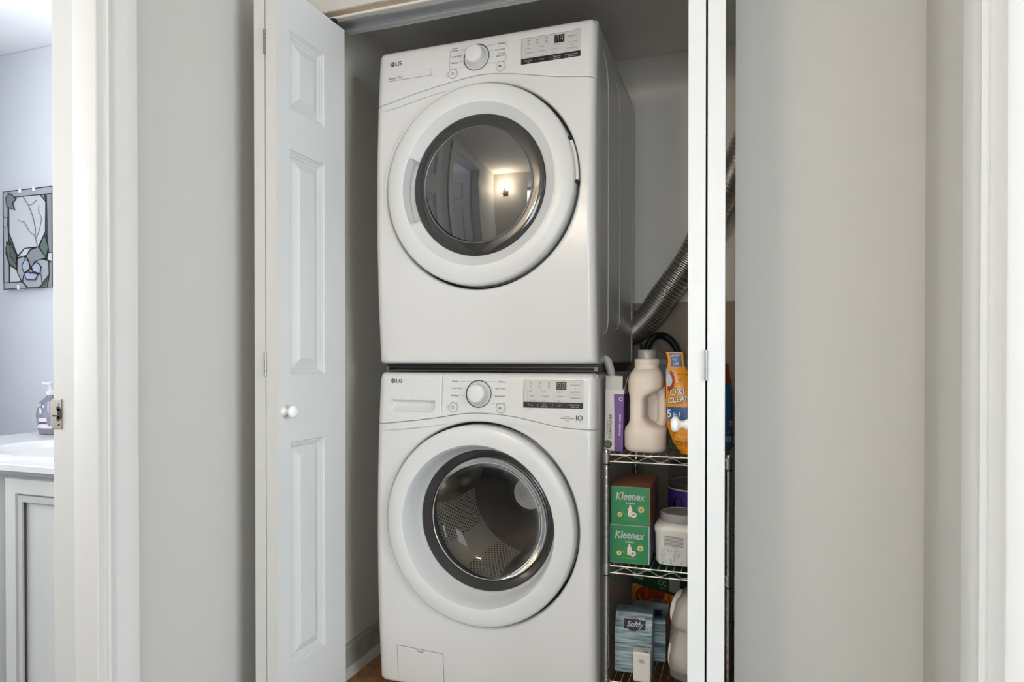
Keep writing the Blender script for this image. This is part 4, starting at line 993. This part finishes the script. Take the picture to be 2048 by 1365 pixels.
can = thing('paint_can', 'purple-labelled paint can with metal rim and wire bail behind the tub', 'can', (-0.130, 2.135, T1))
part('can_body', MB().lathe([(0.0835, 0), (0.0840, 0.003), (0.0825, 0.006), (0.0825, 0.188), (0.0840, 0.190), (0.0850, 0.194), (0.083, 0.1965), (0.079, 0.194), (0.074, 0.189), (0.072, 0.189), (0.070, 0.193), (0, 0.193)], 'z', n=64), mat('can_tin', (168, 164, 158), 0.3, 0.9), can, smooth=40)
part('can_label', MB().lathe([(0.0830, 0.012), (0.0830, 0.180)], 'z', n=64, cap=False), mat('can_label_white', (196, 186, 172), 0.5), can, smooth=60)
part('purple_label', MB().lathe([(0.0834, 0.104), (0.0834, 0.176)], 'z', n=64, cap=False), mat('can_purple', (62, 40, 122), 0.4), can, smooth=60)
part('black_emblem', MB().disc(0, 0.134, 0.020, lambda u, z: (0.0838*math.cos(-2.20+u/0.0838), 0.0838*math.sin(-2.20+u/0.0838), z), 24, rz=0.024), BLACKP, can, fix=False)
part('bail', MB().tube(spline([(-0.060, -0.060, 0.150), (-0.056, -0.070, 0.146), (-0.040, -0.088, 0.125), (-0.015, -0.098, 0.100), (0.02, -0.098, 0.098), (0.055, -0.080, 0.12), (0.075, -0.046, 0.148)], 8), 0.0014, 8), CHROME, can, smooth=60)
tag(MB().box(-0.18, 0, 0, 0.09, 0, 0.225).build('carton', mat('dim_carton', (92, 84, 78), 0.7, vary=(6, (70, 62, 58))), bevel=0.003, loc=(-0.045, 2.26, T1)), 'dim brownish carton at the back of the middle shelf', 'carton')

# ---------------- bottom shelf
def stripes():
    m = mat('teal_stripes', (120, 150, 156), 0.35); nt = m.node_tree; b = nt.nodes['Principled BSDF']
    tc = nt.nodes.new('ShaderNodeTexCoord'); mp = nt.nodes.new('ShaderNodeMapping'); mp.inputs['Scale'].default_value = (0.9, 0.9, 16)
    n = nt.nodes.new('ShaderNodeTexNoise'); n.inputs['Scale'].default_value = 9; n.inputs['Detail'].default_value = 3
    r = nt.nodes.new('ShaderNodeValToRGB'); E_ = r.color_ramp.elements
    E_[0].position = 0.33; E_[0].color = rgb((58, 86, 94)); E_[1].position = 0.66; E_[1].color = rgb((186, 206, 208))
    nt.links.new(tc.outputs['Object'], mp.inputs[0]); nt.links.new(mp.outputs[0], n.inputs['Vector']); nt.links.new(n.outputs['Fac'], r.inputs[0]); nt.links.new(r.outputs[0], b.inputs['Base Color'])
    return m
STR = stripes(); NAVY = mat('navy_print', (26, 28, 66), 0.35)
def tissue_pack(loc, label, rz, w, h, d, big):
    p = thing('tissue_pack', label, 'tissue pack', loc, rz, group='teal striped tissue packs')
    m = MB(); c = 0.034
    # the front top edge is chamfered by the folded wrapper
    pr = [(0, 0), (d, 0), (d, h+0.012), (c, h+0.012), (0, h-0.030)] if big else [(0, 0), (d, 0), (d, h), (0.004, h), (0, h-0.004)]
    n = len(pr); V = [(-w, a, b) for a, b in pr]+[(w, a, b) for a, b in pr]
    m.add(V, [tuple(range(n)), tuple(range(n, 2*n))[::-1]]+[(i, n+i, n+(i+1) % n, (i+1) % n) for i in range(n)])
    part('wrapper', m, STR, p, bevel=0.003)
    if big:
        sl = lambda e: (lambda x, t: (x, c*t-e, h-0.030+0.042*t+e*0.7))
        part('navy_label', MB().patch(-w+0.026, w-0.020, 0.08, 0.62, sl(0.0012)), NAVY, p, fix=False)
        tt = MB().text('Softly', 0.004, 0.36, 1.0, lambda x, z: sl(0.0020)(0.004+(x-0.004)*0.0200, 0.36+(z-0.36)*0.40), 'c', bold=0.03, shear=0.2)
        tt.text('facial', 0.022, 0.66, 1.0, lambda x, z: sl(0.0020)(0.022+(x-0.022)*0.009, 0.66+(z-0.66)*0.20), 'c')
        part('lettering', tt, WHITEINK, p, fix=False)
        part('label_tab', MB().patch(-w+0.010, -w+0.048, 0.76, 0.94, sl(0.0012)).patch(w-0.045, w-0.021, 0.62, 0.76, sl(0.0012)), mat('tab_pale', (150, 150, 150), 0.5), p, fix=False)
        part('tear_slot', MB().disc(0.0, 0.075, 0.0130, lambda x, q: sl(0.0024)(x, q), 20, rz=0.10), BLACKP, p, fix=False)
    else:
        part('navy_label', MB().patch(-0.030, w-0.018, 0.025, 0.085, lambda x, y: (x, y, h+0.0005)), NAVY, p, fix=False)
        tt = MB().text('Softly', 0.006, 0.050, 0.022, lambda x, y: (x, y, h+0.0009), 'c', bold=0.02, rot=-0.5).text('2', 0.030, 0.035, 0.02, lambda x, y: (x, y, h+0.0009), 'c', bold=0.03)
        part('lettering', tt, WHITEINK, p, fix=False)
    return p
tissue_pack((-0.288, 1.905, T2), 'front teal striped tissue pack with a navy label on its sloped edge', math.radians(3), 0.0535, 0.152, 0.088, True)
tissue_pack((-0.262, 2.003, T2), 'rear teal striped tissue pack lying behind the front one', math.radians(1), 0.0555, 0.124, 0.150, False)
sp = thing('pocket_tissue_pack', 'small white pocket tissue pack in front of the teal packs', 'tissue pack', (-0.257, 1.858, T2), math.radians(2))
part('wrapper', MB().box(-0.0245, 0.0245, 0, 0.040, 0, 0.084), mat('pocket_white', (224, 218, 210), 0.4, bump=(30, 0.4)), sp, bevel=0.006)
g = lambda x, y: (x, y, 0.0843)
part('top_print', MB().patch(-0.017, 0.006, 0.030, 0.035, g).text('soft', -0.004, 0.023, 0.010, g).text('SOFT', 0.010, 0.023, 0.009, g).text('tissues', -0.004, 0.014, 0.009, g), INKL, sp, fix=False)
part('blue_oval', MB().disc(0.012, 0.006, 0.0075, g, 20, rz=0.0032), mat('oval_blue', (40, 104, 150), 0.4), sp, fix=False)
part('front_mark', MB().disc(0.0, 0.060, 0.009, lambda x, z: (x, -0.0004, z), 24, rz=0.0065, r0=0.0080).text('day', 0, 0.060, 0.0085, lambda x, z: (x, -0.0004, z), bold=0.02), INK, sp, fix=False)

gb = thing('green_box', 'dark green flat box on top of the orange floral box', 'box', (-0.357, 2.322, T2+0.1226), math.radians(-30))
part('carton', MB().box(0, 0.27, 0, 0.075, 0, 0.098), mat('dark_green_card', (26, 66, 40), 0.4), gb, bevel=0.002)
g = lambda x, z: (x, -0.0005, z)
part('white_patch', MB().patch(0.008, 0.050, 0.020, 0.060, g).patch(0.158, 0.200, 0.010, 0.060, g), mat('patch_grey', (150, 146, 138), 0.5), gb, fix=False)
g2 = lambda x, z: (x, -0.0009, z)
part('barcode', MB().grid(lambda u, v: g2(u, v), [0.012, 0.013], [0.024, 0.056]).patch(0.015, 0.0185, 0.024, 0.056, g2).patch(0.021, 0.022, 0.024, 0.056, g2).patch(0.025, 0.0285, 0.024, 0.056, g2).patch(0.031, 0.0325, 0.024, 0.056, g2).patch(0.036, 0.0385, 0.024, 0.056, g2).patch(0.0425, 0.0445, 0.024, 0.056, g2), INK, gb, fix=False)
part('lettering', MB().text('CC', 0.130, 0.030, 0.024, g, bold=0.03).text('tissue', 0.130, 0.014, 0.009, g), mat('pale_green_ink', (150, 176, 150), 0.5), gb, fix=False)
def floral():
    m = mat('floral_print', (190, 132, 44), 0.4); nt = m.node_tree; b = nt.nodes['Principled BSDF']
    tc = nt.nodes.new('ShaderNodeTexCoord')
    n = nt.nodes.new('ShaderNodeTexNoise'); n.inputs['Scale'].default_value = 11; n.inputs['Detail'].default_value = 1.5; n.inputs['Distortion'].default_value = 1.2
    r = nt.nodes.new('ShaderNodeValToRGB'); r.color_ramp.interpolation = 'CONSTANT'; E_ = r.color_ramp.elements
    E_[0].position = 0.0; E_[0].color = rgb((150, 50, 26)); E_[1].position = 0.42; E_[1].color = rgb((206, 150, 52))
    for p, c in ((0.50, (214, 92, 30)), (0.56, (206, 168, 80)), (0.62, (190, 70, 40)), (0.68, (150, 160, 40))):
        e = E_.new(p); e.color = rgb(c)
    nt.links.new(tc.outputs['Object'], n.inputs['Vector']); nt.links.new(n.outputs['Fac'], r.inputs[0]); nt.links.new(r.outputs[0], b.inputs['Base Color'])
    return m
FLO = floral()
fbx = thing('floral_box', 'orange and red floral tissue carton under the green box', 'box', (-0.355, 2.322, T2), math.radians(-30))
part('carton', MB().box(0, 0.27, 0, 0.075, 0, 0.122), FLO, fbx, bevel=0.002)
def leafp(m, x, z, l, w, a, fn):
    pts = []
    for k in range(9): pts.append((l*k/8, w*math.sin(PI*k/8)))
    for k in range(7, 0, -1): pts.append((l*k/8, -w*math.sin(PI*k/8)))
    m.poly([(x+p*math.cos(a)-q*math.sin(a), z+p*math.sin(a)+q*math.cos(a)) for p, q in pts], fn)
g = lambda x, z: (x, -0.0006, z)
lm = MB(); leafp(lm, 0.150, 0.118, 0.080, 0.012, -1.1, g); leafp(lm, 0.172, 0.04, 0.085, 0.013, 1.0, g); leafp(lm, 0.07, 0.118, 0.05, 0.007, -1.9, g)
part('leaf_print', lm, mat('leaf_orange', (200, 74, 24), 0.4), fbx, fix=False)
g3 = lambda x, z: (x, -0.0010, z)
lm = MB(); leafp(lm, 0.162, 0.100, 0.040, 0.006, -1.0, g3); leafp(lm, 0.150, 0.072, 0.04, 0.008, -0.6, g3)
part('white_leaf_print', lm, mat('leaf_white', (214, 208, 190), 0.4), fbx, fix=False)
part('blue_tag', MB().patch(0.092, 0.124, 0.068, 0.092, g), mat('tag_blue', (92, 132, 158), 0.4), fbx, fix=False)
part('tag_lettering', MB().text('tissue', 0.108, 0.080, 0.010, g3, bold=0.02), WHITEINK, fbx, fix=False)

# toilet rolls in a plastic bag
PAPER = mat('toilet_paper', (232, 222, 212), 0.9, bump=(90, 0.3))
def roll(loc, rot, lab):
    r_ = thing('toilet_roll', lab, 'toilet roll', loc, rot=rot, group='toilet rolls in the plastic bag')
    part('paper', MB().lathe([(0.020, -0.050), (0.052, -0.050), (0.0555, -0.046), (0.0560, 0.046), (0.052, 0.050), (0.020, 0.050)], 'y', n=40, cap=False), PAPER, r_, smooth=40)
    part('core', MB().lathe([(0.020, -0.049), (0.0205, 0.049), (0.0192, 0.049), (0.0190, -0.049), (0.020, -0.049)], 'y', n=28, cap=False), mat('roll_core', (150, 124, 98), 0.8), r_, smooth=60)
roll((-0.130, 1.955, T2+0.0575), (0, 0, math.radians(74)), 'lower toilet roll in the plastic bag on the bottom shelf')
roll((-0.122, 1.975, T2+0.1705), (0, 0.25, math.radians(65)), 'upper toilet roll in the plastic bag on the bottom shelf')
bag = MB(); secs = []
random.seed(3)
for z, cx, cy, hx, hy in [(0, -0.126, 1.957, 0.058, 0.062), (0.008, -0.126, 1.957, 0.064, 0.066), (0.06, -0.127, 1.957, 0.066, 0.068), (0.115, -0.124, 1.965, 0.062, 0.066), (0.17, -0.120, 1.972, 0.064, 0.068), (0.21, -0.112, 1.975, 0.060, 0.060), (0.235, -0.105, 1.98, 0.044, 0.040), (0.262, -0.098, 1.985, 0.020, 0.018), (0.29, -0.092, 1.985, 0.014, 0.010), (0.305, -0.088, 1.985, 0.022, 0.010)]:
    secs.append([(x+0.0022*math.sin(5*k+z*90), y+0.0022*math.cos(7*k+z*70), T2+z) for k, (x, y, _) in enumerate(rrect(cx, cy, hx, hy, min(hx, hy)*0.75, 0, 6))])
tag(bag.loft(secs).build('plastic_bag', film('poly_bag', (242, 240, 236), 0.26, 0.12), smooth=60), 'clear plastic bag around the toilet rolls', 'bag')
# dim soft bag at the right of the lower shelves
ds = MB(); secs = []
for z, cx, cy, hx, hy in [(0, 0.045, 2.06, 0.045, 0.10), (0.01, 0.045, 2.06, 0.055, 0.115), (0.10, 0.047, 2.06, 0.058, 0.12), (0.2, 0.046, 2.06, 0.055, 0.11), (0.27, 0.045, 2.07, 0.044, 0.09), (0.31, 0.044, 2.07, 0.02, 0.05), (0.32, 0.044, 2.07, 0.010, 0.03)]:
    secs.append([(x+0.003*math.sin(3*k+z*60), y, z+0.001) for k, (x, y, _) in enumerate(rrect(cx, cy, hx, hy, min(hx, hy)*0.7, 0, 5))])
tag(ds.loft(secs).build('storage_bag', mat('dark_canvas', (58, 56, 54), 0.8, bump=(60, 0.3)), smooth=60), 'dark fabric bag on the floor past the rack', 'bag')

# ================================================================== bathroom
van = thing('bathroom_vanity', 'grey painted bathroom vanity cabinet with white sink top', 'vanity', (-1.93, 1.165, 0))
VX0, VX1 = -0.45, 0.51
VG = mat('vanity_grey', (224, 224, 221), 0.4, bump=(30, 0.08, (1, 1, 0.2)), vary=(4, (219, 219, 216), (4, 1, 0.5)))
part('cabinet', MB().box(VX0, VX1, 0.030, 0.560, 0.09, 0.7625).box(VX0+0.03, VX1, 0.09, 0.54, 0, 0.09), VG, van, bevel=0.002)
def frame(x0, x1, z0, z1, w, d, ym):
    m = MB(); st = [(0, 0.0), (w*0.10, -d), (w*0.9, -d), (w, -d*0.55)]
    for (i0, d0), (i1, d1) in zip(st, st[1:]):
        A = [(x0+i0, z0+i0), (x1-i0, z0+i0), (x1-i0, z1-i0), (x0+i0, z1-i0)]; B = [(x0+i1, z0+i1), (x1-i1, z0+i1), (x1-i1, z1-i1), (x0+i1, z1-i1)]
        for k in range(4):
            q = (k+1) % 4; m.quad((A[k][0], ym+d0, A[k][1]), (A[q][0], ym+d0, A[q][1]), (B[q][0], ym+d1, B[q][1]), (B[k][0], ym+d1, B[k][1]))
    return m
dxa, dxb, dza, dzb = 0.150, 0.50, 0.13, 0.7435
vd = part('cabinet_door', frame(dxa, dxb, dza, dzb, 0.0455, 0.018, 0.029), VG, van)
part('panel_moulding', frame(dxa+0.0455, dxb-0.0455, dza+0.0455, dzb-0.0455, 0.0185, 0.008, 0.0215), mat('moulding_grey', (206, 206, 203), 0.35), vd, smooth=20)
part('door_panel', MB().box(dxa+0.0655, dxb-0.064, 0.0225, 0.027, dza+0.064, dzb-0.064), VG, vd)
vd2 = part('cabinet_door', frame(-0.235, 0.135, dza, dzb, 0.0455, 0.018, 0.029), VG, van)
part('door_panel', MB().box(-0.17, 0.07, 0.0225, 0.027, dza+0.064, dzb-0.064), VG, vd2)
# sink top: slab with an oval basin pressed in
bcx, bcy, bax, bay = 0.10, 0.300, 0.285, 0.190
m = MB(); n = 72; rings = []
X0, X1, Y1 = -0.475, 0.525, 0.577
def rect_ray(a):
    dx, dy = math.cos(a), math.sin(a); t = 9
    if dx > 1e-9: t = min(t, (X1-bcx)/dx)
    if dx < -1e-9: t = min(t, (X0-bcx)/dx)
    if dy > 1e-9: t = min(t, (Y1-bcy)/dy)
    if dy < -1e-9: t = min(t, -bcy/dy)
    return t
ang = sorted({2*PI*k/n for k in range(n)} | {math.atan2(y-bcy, x-bcx) % (2*PI) for x in (X0, X1) for y in (0, Y1)})
def ell(a, s): 
    e = 1/math.sqrt((math.cos(a)/bax)**2+(math.sin(a)/bay)**2); return (bcx+e*s*math.cos(a), bcy+e*s*math.sin(a))
rows = [[(bcx+rect_ray(a)*math.cos(a), bcy+rect_ray(a)*math.sin(a), z) for a in ang] for z in (0.0, 0.0145)]
rows.append([(bcx+(rect_ray(a)-0.003)*math.cos(a), bcy+(rect_ray(a)-0.003)*math.sin(a), 0.0170) for a in ang])
for s_, z in ((1.10, 0.0170), (1.06, 0.0195), (1.02, 0.0185), (0.98, 0.010), (0.90, -0.018), (0.75, -0.060), (0.5, -0.095), (0.2, -0.110), (0.01, -0.111)):
    rows.append([(*ell(a, s_), z) for a in ang])
ct = part('sink_top', m.loft(rows, cap=False), mat('sink_white', (240, 240, 240), 0.18), van, smooth=40); ct.location = (0, -0.013, 0.7635)
part('drain', MB().lathe([(0.022, -0.1105), (0.020, -0.1085), (0.014, -0.1090), (0, -0.1090)], 'z', (bcx, bcy, 0), 24), CHROME, ct, smooth=40)
# soap bottle
sb = thing('soap_bottle', 'clear lilac pump soap bottle beside the basin', 'soap bottle', (-2.290, 1.672, 0.7815))
secs = [rrect(0, 0, hx, hy, min(hx, hy)*0.95, z, 6) for z, hx, hy in [(0, 0.040, 0.024), (0.003, 0.042, 0.026), (0.04, 0.049, 0.029), (0.065, 0.052, 0.030), (0.09, 0.049, 0.029), (0.112, 0.038, 0.025), (0.124, 0.022, 0.018), (0.130, 0.013, 0.013), (0.136, 0.012, 0.012)]]
part('bottle', MB().loft(secs), film('lilac_clear', (206, 206, 218), 0.35, 0.08), sb, smooth=60)
secs = [rrect(0, 0, hx-0.002, hy-0.002, (min(hx, hy)-0.002)*0.95, z, 6) for z, hx, hy in [(0.002, 0.040, 0.024), (0.03, 0.0475, 0.0285), (0.044, 0.0495, 0.0292)]]
part('liquid', MB().loft(secs), mat('lilac_soap', (158, 158, 186), 0.2), sb, smooth=60)
g = lambda e: (lambda x, z: (x, -0.0315-e+abs(x)**2*6, z))
lab = MB().patch(-0.037, 0.037, 0.022, 0.058, g(0), 8, 1)
for x, z, r in ((-0.033, 0.086, 0.006), (-0.024, 0.098, 0.005), (-0.010, 0.103, 0.005), (0.006, 0.098, 0.005), (-0.012, 0.082, 0.011)): lab.disc(x, z, r, g(0), 14, rz=r*1.1)
part('label', lab, mat('soap_label', (226, 218, 232), 0.4), sb, fix=False)
part('label_lettering', MB().text('hand soap', -0.010, 0.060, 0.007, g(0.001)).patch(-0.020, 0.02, 0.037, 0.044, g(0.001), 4, 1).disc(-0.008, 0.080, 0.010, g(0.001), 20, r0=0.0092), mat('soap_ink', (86, 78, 92), 0.5), sb, fix=False)
part('pump', MB().lathe([(0.0135, 0.1365), (0.0135, 0.150), (0.006, 0.152), (0.006, 0.172), (0.011, 0.173), (0.012, 0.182), (0, 0.184)], 'z', n=24).box(-0.036, 0, -0.006, 0.006, 0.174, 0.182), mat('pump_white', (232, 234, 238), 0.3), sb, smooth=40)

# stained glass panel on the bathroom wall
SX0, SX1, SZ0, SZ1 = -2.594, -2.3395, 1.3040, 1.6665
sg = thing('stained_glass_panel', 'leaded glass panel with a grey pansy and bare twig on the bathroom wall', 'stained glass', (SX0, 1.717, SZ0))
def SGm(px, py):
    u = (px-30)/570.0; top = 128-40*u; bot = 1240-15*u
    return u*(SX1-SX0), (1-(py-top)/(bot-top))*(SZ1-SZ0)
def gm(nm, c): return mat('pane_'+nm, c, 0.15, bump=(60, 0.25))
CL, GY, WH, BL, GR, OR = gm('clear', (196, 199, 203)), gm('grey', (134, 138, 142)), gm('white', (200, 203, 206)), gm('blue', (168, 178, 198)), gm('green', (92, 108, 98)), gm('amber', (150, 128, 110))
MID = gm('mid', (164, 168, 172))
panes = [
 (MID, [(95, 124), (598, 89), (598, 170), (95, 197)]), (MID, [(31, 128), (93, 124), (88, 420), (31, 420)]), (BL, [(31, 420), (86, 420), (83, 520), (31, 520)]),
 (MID, [(31, 520), (88, 520), (95, 690), (60, 770), (100, 950), (100, 1162), (35, 1162)]), (MID, [(35, 1165), (250, 1160), (310, 1230), (36, 1240)]),
 (GY, [(535, 176), (597, 170), (597, 835), (560, 835), (545, 700)]), (WH, [(550, 840), (597, 838), (597, 938), (542, 915)]), (GY, [(560, 942), (598, 940), (600, 1225), (540, 1227), (560, 1100)]),
 (CL, [(100, 198), (460, 178), (527, 262), (520, 600), (440, 765), (280, 778), (200, 862), (140, 700), (100, 600)]), (CL, [(105, 975), (185, 1018), (240, 1155), (105, 1160)]),
 (GR, [(70, 690), (118, 760), (190, 880), (185, 1015), (95, 945), (60, 830)]), (GR, [(510, 625), (552, 780), (527, 892), (450, 770)]), (GY, [(463, 178), (510, 176), (527, 255)]),
 (WH, [(195, 882), (280, 780), (370, 778), (300, 862), (258, 868)]), (MID, [(195, 900), (258, 868), (320, 900), (352, 1030), (268, 1085), (250, 1162), (195, 1050)]),
 (GY, [(300, 868), (340, 800), (440, 768), (525, 892), (400, 932), (355, 1002)]), (MID, [(355, 1002), (400, 932), (480, 905), (550, 930), (562, 1080), (482, 1182), (470, 1082)]),
 (MID, [(265, 1090), (352, 1040), (470, 1082), (482, 1190), (440, 1228), (320, 1228), (258, 1162)])]
front = [(BL, [(255, 980), (290, 906), (335, 930), (350, 1010), (280, 1060)]), (BL, [(370, 990), (420, 940), (475, 990), (465, 1070), (385, 1045)]), (BL, [(280, 1070), (330, 1050), (440, 1080), (410, 1140), (310, 1136)]),
 (OR, [(330, 1035), (357, 1010), (390, 1045), (357, 1070)]), (gm('dark_green', (76, 94, 84)), [(115, 695), (195, 862), (190, 960), (120, 860)]), (gm('smoke', (120, 124, 128)), [(70, 200), (120, 150), (190, 215), (150, 260), (175, 340), (85, 300)])]
lead = MB()
for lay, ps in ((0.0, panes), (-0.0025, front)):
    for mt, pl in ps:
        q = [SGm(*p) for p in pl]; n = len(q)
        pm = MB().add([(a, lay, b) for a, b in q]+[(a, lay+0.003, b) for a, b in q], [tuple(range(n)), tuple(range(n, 2*n))[::-1]]+[(i, (i+1) % n, n+(i+1) % n, n+i) for i in range(n)])
        part('glass_pane', pm, mt, sg)
        lead.tube([(a, lay-0.0002, b) for a, b in q], 0.0017, 6, closed=True)
q = [SGm(*p) for p in ((30, 128), (600, 88), (600, 1225), (35, 1240))]
lead.tube([(a, 0.0015, b) for a, b in q], 0.0028, 6, closed=True)
part('lead_came', lead, mat('lead', (44, 46, 48), 0.45, 0.5), sg, smooth=50)
tw = MB()
for pts, r in (([(270, 198), (330, 290), (380, 420), (410, 560), (405, 640), (430, 755)], 0.0016), ([(405, 640), (340, 590), (280, 480), (205, 455)], 0.0011), ([(420, 660), (460, 560), (480, 440), (445, 360), (450, 290)], 0.0010), ([(335, 292), (370, 285), (400, 262), (430, 235)], 0.0008)):
    tw.tube([(SGm(*p)[0], -0.0012, SGm(*p)[1]) for p in pts], r, 6)
part('twig', tw, mat('twig_grey', (120, 118, 118), 0.6), sg, smooth=50)
for px, py in ((238, 118), (398, 107), (215, 1215)):
    a, b = SGm(px, py); k = part('mounting_clip', MB().box(-0.004, 0.004, -0.006, 0.018, -0.010, 0.006), mat('clip_clear', (236, 240, 246), 0.2), sg, bevel=0.0015); k.location = (a, 0, b)
# open bathroom door leaf, hinged at the near jamb
d3 = bpy.data.objects.new('door_3', None); COL.objects.link(d3); d3['kind'] = 'structure'; d3['label'] = 'white panelled bathroom door standing open'; d3.location = (-1.400, 0.285, 0.01)
pl = [(0.10, 0.33, 1.62, 1.88), (0.43, 0.66, 1.62, 1.88), (0.10, 0.33, 0.95, 1.53), (0.43, 0.66, 0.95, 1.53), (0.10, 0.33, 0.18, 0.80), (0.43, 0.66, 0.18, 0.80)]
lf = part('leaf', leaf_mesh(0.745, 0.034, 2.0, pl, [1, -1]), DOORP, d3, smooth=14); lf.rotation_euler = (0, 0, math.radians(84))
# ================================================================== wall sconce behind the camera (seen in the dryer window)
scn = thing('wall_sconce', 'lit bronze wall sconce with two white bell shades on the hall wall', 'wall lamp', (SCONCE[0], -0.75, SCONCE[2]-0.10))
BRZ = mat('bronze', (70, 58, 46), 0.4, 0.7)
part('wall_plate', MB().box(-0.06, 0.06, 0, 0.014, -0.06, 0.14), BRZ, scn, bevel=0.003)
GLOW = mat('lit_shade', (255, 244, 225), 0.4, emit=(WARM, SHADE_EMIT))
for sx in (-1, 1):
    part('arm', MB().tube(spline([(0, 0.014, 0.02), (sx*0.03, 0.10, -0.02), (sx*0.07, 0.16, 0.0), (sx*0.07, 0.17, 0.035)], 8), 0.006, 10), BRZ, scn, smooth=60)
    part('lamp_shade', MB().lathe([(0.018, 0.035), (0.030, 0.045), (0.045, 0.075), (0.054, 0.115), (0.060, 0.150), (0.057, 0.150), (0.05, 0.112), (0.040, 0.075), (0.015, 0.042)], 'z', (sx*0.07, 0.17, 0), 28), GLOW, scn, smooth=50)
